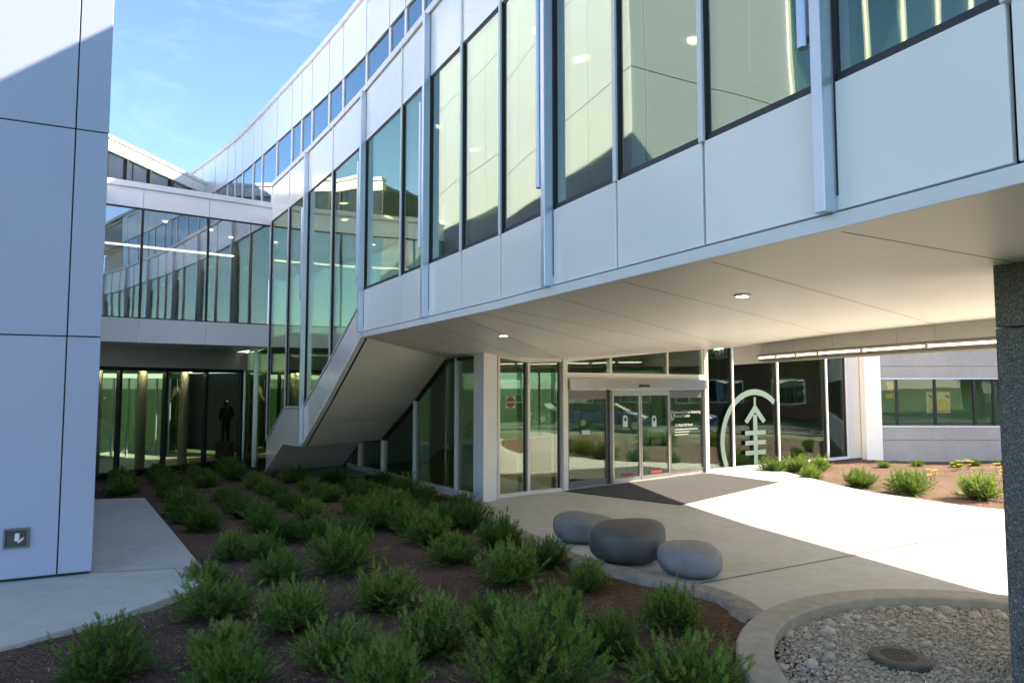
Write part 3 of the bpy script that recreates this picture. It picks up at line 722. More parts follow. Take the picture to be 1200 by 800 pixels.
# ================================================================== bridge
BA, BB = V((-10.5, 15.65, 0)), V((-6.60, 18.44, 0))
br = thing('glass_bridge', 'white glazed bridge with three wide blue reflecting panes joining the two wings', 'building', (-8.5, 17.4, 3.4))
bd = (BB - BA).normalized(); bn = V((bd.y, -bd.x, 0)); BL = (BB - BA).length
def bsx(px): p = on_v(px, 330, BA, BB); return (V((p.x, p.y, 0)) - BA).dot(bd)
def bbox(mb, s0, s1, z0, z1, th, off):
    A = BA + bd * s0 + bn * off; B = BA + bd * s1 + bn * off
    return mb.prism([P3(A, z0), P3(B, z0), P3(B, z1), P3(A, z1)], -bn * th)
js = [0, bsx(165), bsx(243), BL + .03]
for i in range(3):
    bbox(MB(), js[i] + .004, js[i + 1] - .004, 3.40, 3.97, .06, 0).build('lower_panel', M['panel'], br)
    bbox(MB(), js[i] + .004, js[i + 1] - .004, 6.70, 7.18, .06, 0).build('upper_panel', M['panel'], br)
    bbox(MB(), js[i] + .02, js[i + 1] - .02, 4.0, 6.68, .014, -.05).build('window_pane', M['pane_b'], br)
    if i: bbox(MB(), js[i] - .025, js[i] + .025, 3.98, 6.69, .09, -.01).build('mullion', M['dark'], br)
bbox(MB(), 0, BL + .06, 3.965, 4.0, .08, -.004).build('sill', M['dark'], br)
bbox(MB(), 0, BL + .06, 6.675, 6.70, .08, -.004).build('head_gasket', M['dark'], br)
bbox(MB(), 0, BL + .06, 7.18, 7.32, .4, .05).build('coping', M['white'], br)
bbox(MB(), 0, BL + .06, 3.385, 3.43, 4.5, .008).build('bridge_soffit', M['panel'], br)
bbox(MB(), 0, BL + .06, 3.84, 3.98, 4.3, -.15).build('bridge_floor', M['floor_i'], br)
bbox(MB(), 0, BL + .06, 6.71, 6.8, 4.3, -.1).build('bridge_ceiling', M['ceil'], br)
bbox(MB(), 0, BL + .06, 3.9, 6.72, .1, -4.2).build('bridge_back_wall', M['inner'], br)
bbox(MB(), 0, BL + .06, 7.05, 7.15, 4.3, -.2).build('bridge_roof', M['inner'], br)
bbox(MB(), BL - .03, BL + .03, 3.99, 6.70, 4.1, -.15).build('bridge_end_wall', M['inner'], br)
# cove light seen through the panes
p0, p1 = on_v(118, 286, BA, BB), on_v(310, 316, BA, BB)
bbox(MB(), .9, BL - .3, 6.2, 6.25, .06, -2.6).build('cove_light', M['tube_dim'], br)
mb = MB()
for k in range(60):
    s_ = .1 + k * (BL - .3) / 60; bbox(mb, s_, s_ + (BL - .3) / 60, 4.0, 6.15, .02, -2.9 - .05 * math.sin(k * 1.3))
mb.build('curtain', M['inner'], br)
for px, s_, of in ((0, 2.4, -1.2), (0, 3.6, -1.5), (0, 4.3, -2.2)):
    p = BA + bd * s_ + bn * of
    MB().tube(P3(p, 6.685), P3(p, 6.705), .05, 14).build('ceiling_light', M['lamp'], br)

# ---- lobby under the bridge
lob = thing('glass_lobby', 'dark framed glass lobby under the bridge with warmly lit columns inside', 'building', (-9.5, 19.6, 0))
LA0, LA1 = V((-11.3, 16.55, 0)), V((-8.42, 21.6, 0))
ld = (LA1 - LA0).normalized(); ln = V((ld.y, -ld.x, 0)); LL = (LA1 - LA0).length
def lsx(px): p = on_v(px, 500, LA0, LA1); return (V((p.x, p.y, 0)) - LA0).dot(ld)
def lbox(mb, s0, s1, z0, z1, th, off):
    A = LA0 + ld * s0 + ln * off; B = LA0 + ld * s1 + ln * off
    return mb.prism([P3(A, z0), P3(B, z0), P3(B, z1), P3(A, z1)], -ln * th)
ms = [.2, lsx(139), lsx(193), lsx(240.5), lsx(282)]
for i in range(4):
    lbox(MB(), ms[i] + .03, ms[i + 1] - .03, .09, 2.74, .014, -.04).build('window_pane', M['pane_e'], lob)
    lbox(MB(), ms[i + 1] - .035, ms[i + 1] + .035, .0, 2.78, .16, .04).build('mullion', M['dark'], lob)
lbox(MB(), 0, LL, 0, .09, .16, .03).build('base_frame', M['dark'], lob)
lbox(MB(), 0, LL, 2.74, 2.84, .16, .03).build('head_frame', M['dark'], lob)
lbox(MB(), 0, LL, 2.84, 3.385, .1, .05).build('bulkhead', M['panel'], lob)
M['floor_l'] = simple('pale_lobby_floor', (.42, .38, .31), .4)
lbox(MB(), -.5, LL + 1, -.02, 0.0, 7, -.1).build('lobby_floor', M['floor_l'], lob)
lbox(MB(), -.5, LL + 1, 2.80, 2.83, 7, -.16).build('lobby_ceiling', M['inner'], lob)
lbox(MB(), 6.6, LL + 1.9, 0, 2.8, .1, -5.2).build('lobby_back_wall', M['brownw'], lob)
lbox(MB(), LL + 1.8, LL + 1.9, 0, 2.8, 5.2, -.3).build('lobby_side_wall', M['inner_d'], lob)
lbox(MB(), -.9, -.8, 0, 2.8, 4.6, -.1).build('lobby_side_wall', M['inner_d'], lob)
lbox(MB(), -.2, 6.6, .0, 2.6, .02, -4.5).build('rear_glazing', M['pane'], lob)
mb = MB()
for k in range(14): lbox(mb, -.2 + k * .5, -.16 + k * .5, 0, 2.6, .06, -4.46)
mb.build('rear_mullions', M['silver'], lob)
for px in (131, 184, 233):
    s_ = lsx(px); cpt = LA0 + ld * s_ - ln * .75
    MB().tube(P3(cpt, 0), P3(cpt, 2.79), .13, 18).build('lobby_column', M['inner'], lob)
    q = cpt + ln * .26 - ld * .1
    MB().tube(P3(q, 2.77), P3(q, 2.795), .10, 12).build('column_downlight', M['lobby_lamp'], lob)
for s_, of in ((4.7, -3.5), (5.4, -2.2), (1.2, -2.6), (3.0, -3.2)):
    q = LA0 + ld * s_ + ln * of; MB().tube(P3(q, 2.77), P3(q, 2.795), .10, 12).build('lobby_fill_light', M['lobby_lamp'], lob)  # extra downlights added to brighten the lobby

# statue standing in the lobby
sr = ray(264, 512); tY = 22.3 / sr.y; st_p = V((sr.x * tY, 22.3, 0))
stt = thing('statue', 'dark bronze standing figure on a low plinth inside the lobby', 'statue', tuple(st_p))
MB().box((st_p.x - .22, st_p.y - .22, 0), (st_p.x + .22, st_p.y + .22, .55)).build('plinth', M['inner_d'], stt, bevel=.01)
def skin(name, joints, edges, radii, m, parent, lvl=2):
    me = bpy.data.meshes.new(name); me.from_pydata(joints, edges, []); me.materials.append(m)
    o = bpy.data.objects.new(name, me); COL.objects.link(o); o.parent = parent
    sk = o.modifiers.new('skin', 'SKIN'); 
    for i, r_ in enumerate(radii): me.skin_vertices[0].data[i].radius = (r_, r_)
    me.skin_vertices[0].data[0].use_root = True
    sb = o.modifiers.new('sub', 'SUBSURF'); sb.levels = lvl; sb.render_levels = lvl
    return o
jt = [(0, 0, .55 + .68), (0, .01, .55 + .90), (0, 0, .55 + 1.08), (0, -.01, .55 + 1.17), (0, -.02, .55 + 1.24), (0, -.02, .55 + 1.34),
      (-.16, 0, .55 + 1.06), (-.20, .03, .55 + .84), (-.17, -.06, .55 + .66), (.16, 0, .55 + 1.06), (.21, .03, .55 + .85), (.17, -.08, .55 + .68),
      (-.07, 0, .55 + .62), (-.08, -.02, .55 + .34), (-.08, .01, .55 + .05), (-.09, -.09, .55 + .025), (.07, 0, .55 + .62), (.08, -.03, .55 + .34), (.09, .02, .55 + .05), (.10, -.08, .55 + .025)]
ed = [(0, 1), (1, 2), (2, 3), (3, 4), (4, 5), (2, 6), (6, 7), (7, 8), (2, 9), (9, 10), (10, 11), (0, 12), (12, 13), (13, 14), (14, 15), (0, 16), (16, 17), (17, 18), (18, 19)]
rd = [.115, .11, .12, .045, .085, .06, .06, .05, .04, .06, .05, .04, .085, .06, .045, .035, .085, .06, .045, .035]
skin('figure', jt, ed, rd, M['bronze'], stt)

# ================================================================== left panel-clad block
A0 = V((-5.2, 8.64, 0)); fd = V((-.897, -.442, 0)); fn = V((.442, -.897, 0)); RB = V((-10.55, 17.25, 0)); rdv = (RB - A0).normalized(); rn = V((rdv.y, -rdv.x, 0)); rn = rn if rn.x > 0 else -rn
blk = thing('panel_clad_building', 'tall pale blue grey block clad in large flat panels beside the path', 'building', (-7, 8.5, 0))
ZJ = [.03, 2.93, 5.56, 8.25, 10.9, 13.6]
core = [A0 + fd * .06 - fn * .05 + rdv * .0, A0 + fd * 15 - fn * .06, A0 + fd * 15 + rdv * 9, RB + fd * .06]
core = [A0 + fd * .04 - fn * .045, A0 + fd * 15 - fn * .045, RB + fd * 15, RB - rn * .045]
MB().prism([P3(p, -.05) for p in core], (0, 0, 13.6)).build('core_wall', M['dark'], blk)
fj = [0, .36, 1.75, 3.15, 4.4]
def face(o, d, n, js, zs):
    for i in range(len(js) - 1):
        for k in range(len(zs) - 1):
            g = .008; p = o + d * (js[i] + (g if i else 0)); q = o + d * (js[i + 1] - g)
            MB().prism([P3(p, zs[k] + g), P3(q, zs[k] + g), P3(q, zs[k + 1] - g), P3(p, zs[k + 1] - g)], -n * .03).build('wall_panel', M['block'], blk, bevel=.004)
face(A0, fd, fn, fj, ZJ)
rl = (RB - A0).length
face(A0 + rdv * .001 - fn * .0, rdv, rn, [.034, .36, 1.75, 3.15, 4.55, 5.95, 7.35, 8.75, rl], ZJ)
MB().prism([P3(p, 13.6) for p in [A0 + fn * .06 + rn * .06, A0 + fd * 15 + fn * .06, RB + fd * 15, RB + rn * .06]], (0, 0, .1)).build('coping', M['white'], blk)
# curtain wall at the far end of the street face (mirrored in the curved building's glass)
for i in range(8):
    s0 = 4.4 + i * 1.3
    for z0, z1 in ((.05, 2.6), (2.6, 5.1), (5.1, 7.4), (7.4, 13.5)):
        p, q = A0 + fd * (s0 + .04), A0 + fd * (s0 + 1.26)
        MB().prism([P3(p, z0 + .04), P3(q, z0 + .04), P3(q, z1 - .04), P3(p, z1 - .04)], -fn * .03).build('window_pane', M['pane_u'], blk)
mb = MB()
for i in range(9):
    p = A0 + fd * (4.4 + i * 1.3); mb.prism([P3(p - fd * .04, 0), P3(p + fd * .04, 0), P3(p + fd * .04 + fn * .05, 0), P3(p - fd * .04 + fn * .05, 0)], (0, 0, 13.5))
for z in (2.6, 5.1, 7.4):
    mb.prism([P3(A0 + fd * 4.4, z - .04), P3(A0 + fd * 14.8, z - .04), P3(A0 + fd * 14.8, z + .04), P3(A0 + fd * 4.4, z + .04)], fn * .045)
mb.build('window_frame', M['white'], blk)
# wall box
bp = A0 + fd * (.36 + .43); bp = V((on_v(19.5, 629, A0, A0 + fd).x, on_v(19.5, 629, A0, A0 + fd).y, .51))
wb = thing('wall_hydrant_box', 'small square steel tap box set low in the pale panel wall', 'tap box', tuple(bp))
mb = MB(); w, h = .235, .21
for (c0, ww, hh) in ((-u * h / 2, w + .02, .022), (u * h / 2, w + .02, .022), (fd * w / 2, .022, h - .022), (-fd * w / 2, .022, h - .022)): quad_on(mb, bp + c0, fd, ww, hh, fn, .028)
mb.build('frame', M['steel_d'], wb)
quad_on(MB(), bp, fd, w, h, fn, .004).build('back_plate', M['iron_d'], wb)
MB().tube(bp + u * .05 - fd * .01 + fn * .005, bp - u * .03 - fd * .01 + fn * .035, .026, 12).tube(bp - u * .05 - fd * .02 + fn * .025, bp - u * .0 - fd * .075 + fn * .03, .013, 10).build('tap', M['white'], wb)

# ================================================================== wing behind the bridge
WA, WB_ = V((-12.57, 20.66, 0)), V((-11.68, 26.04, 0))
wg = thing('rear_wing', 'low white roofed wing with a band of grey windows behind the bridge', 'building', (-15.5, 28, 0))
wd = (WB_ - WA).normalized(); wn = V((wd.y, -wd.x, 0))
def wz(px, py): return on_v(px, py, WA, WB_).z
zt0, zt1 = wz(122, 155), wz(245, 215); zm0, zm1 = wz(122, 178), wz(220, 214.5)
ZW = (zt0 + zt1) / 2; ZM = (zm0 + zm1) / 2
WL = (WB_ - WA).length
def wbox(mb, s0, s1, z0, z1, th, off):
    A = WA + wd * s0 + wn * off; B = WA + wd * s1 + wn * off
    return mb.prism([P3(A, z0), P3(B, z0), P3(B, z1), P3(A, z1)], -wn * th)
for i in range(5):
    q = WL / 5
    wbox(MB(), i * q + .01, (i + 1) * q - .01, ZM, ZW - .12, .1, 0).build('roof_panel', M['panel'], wg)
    wbox(MB(), i * q + .04, (i + 1) * q - .04, 7.2, ZM - .02, .02, -.1).build('window_pane', M['pane_b'], wg)
    wbox(MB(), i * q - .04, i * q + .04, 7.2, ZM - .01, .1, -.03).build('mullion', M['dark'], wg)
wbox(MB(), 0, WL, ZW - .115, ZW, .4, .05).build('coping', M['white'], wg)
wbox(MB(), 0, WL, 3.7, 7.19, .3, -.02).build('lower_wall', M['panel'], wg)
wbox(MB(), 0, WL, ZW - .3, ZW - .2, 8, -.1).build('roof', M['inner'], wg)
wbox(MB(), 0, WL, 7.0, ZW - .3, .1, -4).build('inner_wall', M['inner'], wg)

# ================================================================== concrete building at the right
CB0, CB1 = V((11.62, 22.35, 0)), V((24, 22.0, 0))
cb = thing('concrete_building', 'low grey textured concrete building with a strip window behind the planting', 'building', (16, 22.3, 0))
cdv = (CB1 - CB0).normalized(); cnv = V((cdv.y, -cdv.x, 0)); CLn = (CB1 - CB0).length
def cbox(mb, s0, s1, z0, z1, th, off):
    A = CB0 + cdv * s0 + cnv * off; B = CB0 + cdv * s1 + cnv * off
    return mb.prism([P3(A, z0), P3(B, z0), P3(B, z1), P3(A, z1)], -cnv * th)
def csx(px): p = on_v(px, 470, CB0, CB1); return (V((p.x, p.y, 0)) - CB0).dot(cdv)
for z0, z1 in ((-.1, .585), (.60, .99), (2.60, 2.965), (2.98, 4.3)):
    cbox(MB(), .34, CLn, z0, z1, .25, 0).build('wall', M['cwall'], cb, bevel=.006)
cbox(MB(), .34, CLn, -.1, 4.2, .1, -.02 - .25).build('wall_backing', M['dark'], cb) if False else None
cbox(MB(), .34, CLn, .55, .65, .2, -.012).build('wall_joint', M['jointc'], cb); cbox(MB(), .34, CLn, 2.93, 3.02, .2, -.012).build('wall_joint', M['jointc'], cb)
cbox(MB(), -.18, .335, -.1, 4.3, .35, .10).build('corner_pilaster', M['panel'], cb, bevel=.01)
wf = MB(); cbox(wf, .34, CLn, .99, 1.06, .2, .03); cbox(wf, .34, CLn, 2.55, 2.60, .2, .03)
win = wf.build('window', M['silver'], cb)
wm = [.36, csx(1052), csx(1097), csx(1143), csx(1166), csx(1190), 8.5, 10, 12.2]
for i in range(len(wm) - 1):
    sub(cbox(MB(), wm[i] + .03, wm[i + 1] - .03, 1.06, 2.55, .014, -.06), 'pane', M['pane_c'], win, cb)
    sub(cbox(MB(), wm[i + 1] - .035, wm[i + 1] + .035, 1.06, 2.55, .08, -.03), 'window_mullion', M['dark'], win, cb)
cbox(MB(), .4, CLn, 1.0, 2.6, .1, -3.2).build('interior_wall', M['inner_g'], cb)
cbox(MB(), .4, CLn, .9, 1.0, 3, -.26).build('interior_floor', M['floor_i'], cb)
cbox(MB(), .0, CLn, 4.2, 4.3, 8, -.3).build('roof', M['inner'], cb)
cbox(MB(), .4, CLn, 2.6, 2.7, 3, -.26).build('interior_ceiling', M['ceil'], cb)
# posters and the yellow sign inside the window
def cpt(px, py, off):
    p = on_v(px, py, CB0 + cnv * off, CB1 + cnv * off); return p
ps = thing('poster', 'cream poster with a golden round motif inside the strip window', 'poster', tuple(cpt(1098, 473, -.2)))
a_, b_ = cpt(1085, 459, -.2), cpt(1114, 484, -.2)
cen = (a_ + b_) / 2; wdt = abs(b_.x - a_.x); hgt = abs(a_.z - b_.z)
quad_on(MB(), cen, cdv, wdt, hgt, cnv, .006).build('sheet', M['poster'], ps)
mb = arc_ring(MB(), cen + cnv * .008 + cdv * .12 - u * .06, cdv, .12, .19, 0, 2 * math.pi, cnv, .003, 24)
disc_on(mb, cen + cnv * .008 + cdv * .12 - u * .06, cdv, .07, cnv)
mb.prism([cen + cnv * .008 - cdv * .2 + u * .05, cen + cnv * .008 - cdv * .08 - u * .22, cen + cnv * .008 - cdv * .02 - u * .12, cen + cnv * .008 - cdv * .14 + u * .1], cnv * .003)
mb.build('motif', M['yellow'], ps)
mb = MB()
for sx, sz in ((-.26, .2), (.28, .2)): mb.prism([cen + cnv * .008 + cdv * (sx - .06) + u * (sz + .03), cen + cnv * .008 + cdv * (sx + .06) + u * (sz - .07), cen + cnv * .008 + cdv * (sx + .08) + u * (sz - .03), cen + cnv * .008 + cdv * (sx - .02) + u * (sz + .06)], cnv * .003)
mb.build('dark_mark', M['black'], ps)
yp = cpt(1042, 455, -.14)
ys = thing('yellow_sign', 'yellow cut out sign hanging at the left end of the strip window', 'sign', tuple(yp))
mb = MB()
q = lambda x, z: yp + cdv * x + u * z
mb.prism([q(-.14, .22), q(.10, .22), q(.12, .0), q(.06, -.10), q(.04, .02), q(0, -.06), q(-.04, -.05), q(-.07, .08)], cnv * .01); mb.build('sign_shape', M['yellow'], ys)
mb = MB(); quad_on(mb, q(-.06, -.25), cdv, .10, .12, cnv, .01); quad_on(mb, q(.10, -.24), cdv, .13, .14, cnv, .01); mb.build('sign_tag', M['yellow'], ys)
mb = MB(); disc_on(mb, q(-.06, -.25) + cnv * .011, cdv, .025, cnv); disc_on(mb, q(.10, -.24) + cnv * .011, cdv, .035, cnv); mb.build('tag_hole', M['black'], ys)

# ================================================================== ground
def sheet(name, poly, z0, z1, m, kind='structure', bevel=0):
    o = MB().prism([P3(p, z0) for p in poly], (0, 0, z1 - z0)).build(name, m, None, bevel=bevel); return struct(o, kind)
g = MB(); g.add([(-900, -900, -.16), (900, -900, -.16), (900, 900, -.16), (-900, 900, -.16)], [(0, 1, 2, 3)])
struct(g.build('ground', M['lawn']))
kerb_pts = [V((-.57, 13.83, 0)), V((-.42, 12.7, 0)), V((-.16, 11.7, 0)), V((.3, 10.78, 0)), V((.61, 10.04, 0)), V((.9, 9.45, 0)), V((1.31, 8.98, 0)), V((1.67, 8.64, 0)), V((2.0, 8.27, 0)), V((2.29, 7.95, 0)), V((2.47, 7.53, 0)), V((2.50, 6.95, 0))]
bedR = [V((7.30, 19.8, 0)), V((7.5, 18.4, 0)), V((7.77, 15.8, 0)), V((8.25, 14.58, 0)), V((9.31, 13.07, 0)), V((12.2, 11.8, 0)), V((16, 11, 0))]
def catmull(pts, n=6):
    out = []
    for i in range(len(pts) - 1):
        p0 = pts[max(0, i - 1)]; p1 = pts[i]; p2 = pts[i + 1]; p3 = pts[min(len(pts) - 1, i + 2)]
        for k in range(n):
            t = k / n; out.append(.5 * ((2 * p1) + (p2 - p0) * t + (2 * p0 - 5 * p1 + 4 * p2 - p3) * t * t + (3 * p1 - p0 - 3 * p2 + p3) * t ** 3))
    return out + [pts[-1]]
kp = catmull(kerb_pts); brp = catmull(bedR)
pav = kp + [V((2.6, 5.5, 0)), V((4.2, 4.0, 0)), V((6.5, 3.4, 0)), V((9, -2, 0)), V((19.5, -2, 0)), V((19.5, 8, 0)), V((16.2, 10.6, 0))] + brp[::-1] + [V((5.4, 18.9, 0)), V((1.1, 15.6, 0)), V((-.3, 14.6, 0))]
sheet('paving', pav, -.14, 0, M['paving'])
# joints of the paving
def strip(mb, a, b, w, z):
    a = V(a); b = V(b); d = (b - a).normalized(); s_ = V((-d.y, d.x, 0)) * w / 2
    mb.add([P3(a - s_, z), P3(b - s_, z), P3(b + s_, z), P3(a + s_, z)], [(0, 1, 2, 3)])
mb = MB(); strip(mb, (2.15, 8.18, 0), (9.6, 12.3, 0), .02, .004); strip(mb, (3.7, 9.1, 0), (1.7, 13.2, 0), .010, .005) if False else None
strip(mb, (5.0, 5.2, 0), (16.5, 10.0, 0), .02, .004); strip(mb, (5.9, 10.3, 0), (3.4, 13.4, 0), .012, .0045); strip(mb, (5.9, 10.3, 0), (7.5, 8.2, 0), .014, .0045)
struct(mb.build('paving_joint', M['dark']))
# kerb
mb = MB(); vs = []; NK = len(kp)
kr = random.Random(3)
for i, p in enumerate(kp):
    d = (kp[min(NK - 1, i + 1)] - kp[max(0, i - 1)]).normalized(); n_ = V((d.y, -d.x, 0))
    n_ = n_ if n_.x < 0 else -n_
    w = .22 + kr.uniform(-.03, .03)
    vs += [P3(p - n_ * .10, .004), P3(p + n_ * .02, .028 + kr.uniform(0, .015)), P3(p + n_ * (w * .8), .012 + kr.uniform(-.012, .012)), P3(p + n_ * w, -.05), P3(p + n_ * (w + .02), -.14)]
mb.add(vs, [(5 * i + j, 5 * i + j + 1, 5 * i + 6 + j, 5 * i + 5 + j) for i in range(NK - 1) for j in range(4)])
struct(mb.build('kerb', M['kerb'], smooth=True))
# path at the left
pth = [V((-14, 1.4, 0)), V((-4.54, 6.24, 0)), V((-4.0, 7.1, 0)), V((-3.65, 7.99, 0)), V((-3.72, 8.6, 0)), V((-4.32, 9.49, 0)), V((-7.65, 14.47, 0)), V((-9.2, 14.2, 0)), V((-6.5, 9, 0)), V((-14, 4.2, 0))]
sheet('path', pth, -.14, .0, M['paving'], bevel=.012)
mb = MB(); strip(mb, (-5.2, 8.68, 0), (-3.78, 9.02, 0), .012, .004); struct(mb.build('path_joint', M['dark']))
# mulch bed: one displaced sheet
def hump(x, y): return .035 * math.sin(x * 1.7 + .6 * y) + .03 * math.sin(y * 1.3 - x * .9 + 1) + .012 * math.sin(5.1 * x) * math.sin(4.3 * y)
def bedz(x, y): return -.075 + .6 * hump(x, y)
def grid_sheet(name, x0, x1, y0, y1, st, inside, m):
    mb = MB(); nx = int((x1 - x0) / st); ny = int((y1 - y0) / st); idx = {}
    r2 = random.Random(11)
    for j in range(ny + 1):
        for i in range(nx + 1):
            x, y = x0 + i * st, y0 + j * st
            idx[i, j] = len(mb.v); mb.v.append((x, y, bedz(x, y) + r2.uniform(-.012, .012)))
    for j in range(ny):
        for i in range(nx):
            if inside(x0 + (i + .5) * st, y0 + (j + .5) * st): mb.f.append((idx[i, j], idx[i + 1, j], idx[i + 1, j + 1], idx[i, j + 1]))
    return struct(mb.build(name, m, smooth=True))
grid_sheet('mulch_bed', -12.5, 3.4, -3, 22, .14, lambda x, y: x < 3.2 and not (x > 0.8 and y > 9.8), M['mulch'])
grid_sheet('mulch_bed', 6.6, 20, 9.5, 22.6, .16, lambda x, y: y > 19.6 - (x - 7.3) * 99 and x > 7.0 and y > 10.0, M['mulch'])
# entrance mat
mt = [V((1.15, 15.32, 0)), V((5.28, 18.52, 0)), V((6.45, 16.75, 0)), V((3.28, 13.55, 0))]
tag(MB().prism([P3(p, .002) for p in mt], (0, 0, .012)).build('entrance_mat', M['mat'], None), 'dark grey walk off mat lying before the sliding doors', 'mat')

# ================================================================== planter with gravel and drain
PC = V((4.2, 5.22, 0)); RO, RI = 2.42, 2.12
mb = MB(); NP_ = 96
prof = [(RO, -.14), (RO, .095), (RO - .02, .115), (RI + .02, .115), (RI, .10), (RI, -.14)]
for i in range(NP_):
    t = 2 * math.pi * i / NP_
    for r_, z in prof: mb.v.append((PC.x + r_ * math.cos(t), PC.y + r_ * math.sin(t), z))
k = len(prof)
for i in range(NP_):
    j = (i + 1) % NP_
    for q_ in range(k): mb.f.append((i * k + q_, i * k + (q_ + 1) % k, j * k + (q_ + 1) % k, j * k + q_))
pl = mb.build('planter_kerb', M['planter'], None, bevel=.006); tag(pl, 'low round concrete kerb ring holding gravel around the granite column', 'planter')
mb = MB(); mb.prism([(PC.x + RI * math.cos(2 * math.pi * i / 60), PC.y + RI * math.sin(2 * math.pi * i / 60), -.13) for i in range(60)], (0, 0, .11)); struct(mb.build('gravel_bed', M['mulch']))
# individual pebbles merged into one mass
def ico(sub_):
    bm = bmesh.new(); bmesh.ops.create_icosphere(bm, subdivisions=sub_, radius=1); vs = [v.co.copy() for v in bm.verts]; fs = [tuple(v.index for v in f.verts) for f in bm.faces]; bm.free(); return vs, fs
iv_, if_ = ico(2); iv1, if1 = ico(1)
gr = random.Random(21); mb = MB()
def pebble(x, y, z, r_):
    rot = Matrix.Rotation(gr.uniform(0, 6.28), 3, 'Z') @ Matrix.Rotation(gr.uniform(-.5, .5), 3, 'X')
    sx, sy, sz = r_ * gr.uniform(.8, 1.35), r_ * gr.uniform(.7, 1.1), r_ * gr.uniform(.5, .8)
    ph = [gr.uniform(0, 6.28) for _ in range(3)]
    pts = []
    big = r_ > .02
    for v in (iv_ if big else iv1):
        f = 1 + .13 * math.sin(3 * v.x + ph[0]) + .13 * math.sin(3.4 * v.y + ph[1]) + .08 * math.sin(4 * v.z + ph[2])
        pts.append(rot @ V((v.x * sx * f, v.y * sy * f, v.z * sz * f)) + V((x, y, z)))
    mb.add(pts, if_ if big else if1)
cnt = 0
while cnt < 24000:
    t = gr.uniform(0, 6.28); rr = RI * math.sqrt(gr.random()); x, y = PC.x + rr * math.cos(t), PC.y + rr * math.sin(t)
    if y < 4.4 or rr > RI - .02: 
        if y < 4.4: continue
        continue
    if abs(x - cc.x) < .4 and abs(y - cc.y) < .4: continue
    if (x - 3.24) ** 2 + (y - 5.9) ** 2 < .235 ** 2: continue
    near_edge = rr > RI - .5
    s_ = gr.uniform(.008, .0165) if gr.random() < .975 else gr.uniform(.0165, .032)
    if near_edge and gr.random() < .007: s_ = gr.uniform(.04, .065)
    pebble(x, y, gr.uniform(-.008, .020) + s_ * .2, s_); cnt += 1
gvl = mb.build('gravel', M['gravel'], None, smooth=True); gvl['kind'] = 'stuff'
# drain
dc = V((3.24, 5.9, .05))
dr = thing('drain_grate', 'round slotted iron drain cover lying in the gravel', 'drain', tuple(dc))
mb = MB()
prof = [(.235, -.05), (.235, .0), (.215, .012), (.14, .014)]
n_ = 40
for i in range(n_):
    for r_, z in prof: mb.v.append((dc.x + r_ * math.cos(2 * math.pi * i / n_), dc.y + r_ * math.sin(2 * math.pi * i / n_), dc.z + z))
for i in range(n_):
    j = (i + 1) % n_
    for q_ in range(3): mb.f.append((i * 4 + q_, i * 4 + q_ + 1, j * 4 + q_ + 1, j * 4 + q_))
M['iron'] = simple('weathered_iron', (.12, .105, .085), .7, .3, .4, .25, 14, (60, .3, .004))
mb.build('frame_ring', M['iron'], dr)
mb = MB()
for k in range(-4, 5):
    x = k * .032; hh = math.sqrt(max(0, .145 ** 2 - x * x)); mb.box((dc.x + x - .009, dc.y - hh, dc.z - .01), (dc.x + x + .009, dc.y + hh, dc.z + .012))
mb.box((dc.x - .145, dc.y - .01, dc.z - .012), (dc.x + .145, dc.y + .01, dc.z + .010)); mb.build('grate_bars', M['iron'], dr)
MB().tube((dc.x, dc.y, dc.z - .05), (dc.x, dc.y, dc.z - .03), .22, 30).build('drain_pit', M['black'], dr)

# ================================================================== stone seats
def seat(name, label, px, py, w, dpt, h, m, seed):
    p = on_z(px, py, 0); r_ = random.Random(seed); me = bpy.data.meshes.new(name); bm = bmesh.new()
    bmesh.ops.create_uvsphere(bm, u_segments=64, v_segments=40, radius=1)
    ph = [r_.uniform(0, 6.28) for _ in range(6)]
    for v in bm.verts:
        c = v.co; a = math.atan2(c.y, c.x); zc = c.z
        e = zc * (1.4 - .4 * zc * zc); rad = max(0, 1 - abs(e) ** 3.4) ** .42 
        f = 1 + .06 * math.sin(2 * a + ph[0]) + .04 * math.sin(3 * a + ph[1]) + .03 * math.sin(4 * c.x + 3 * c.z + ph[3]) + .025 * math.sin(5 * c.y - 4 * c.z + ph[4])
        taper = 1 - .10 * max(0, -zc) + .03 * zc
        z = (e * .5 + .5) * h * (1 + .06 * (c.x * math.sin(ph[2]) + c.y * math.cos(ph[2])) + .04 * math.sin(3 * c.x + ph[5]) * (1 + zc) / 2) - .02
        v.co = V((math.cos(a) * rad * f * taper * w / 2, math.sin(a) * rad * f * taper * dpt / 2, max(-.015, z)))
    bm.to_mesh(me); bm.free(); me.materials.append(m); me.polygons.foreach_set('use_smooth', [True] * len(me.polygons))
    o = bpy.data.objects.new(name, me); COL.objects.link(o); o.location = (p.x, p.y, 0); o.rotation_euler = (0, 0, r_.uniform(-.3, .3))
    tag(o, label, 'stone seat', 'rounded stone seats by the kerb'); return o
seat('stone_seat', 'pale grey rounded stone seat, farthest of the three by the kerb', 685, 634, .90, .70, .44, M['seat1'], 1)
seat('stone_seat', 'dark charcoal rounded stone seat between the two paler ones', 738, 657, 1.08, .82, .56, M['seat2'], 2)
seat('stone_seat', 'blue grey rounded stone seat nearest the round gravel planter', 810, 673, .82, .66, .42, M['seat3'], 5)

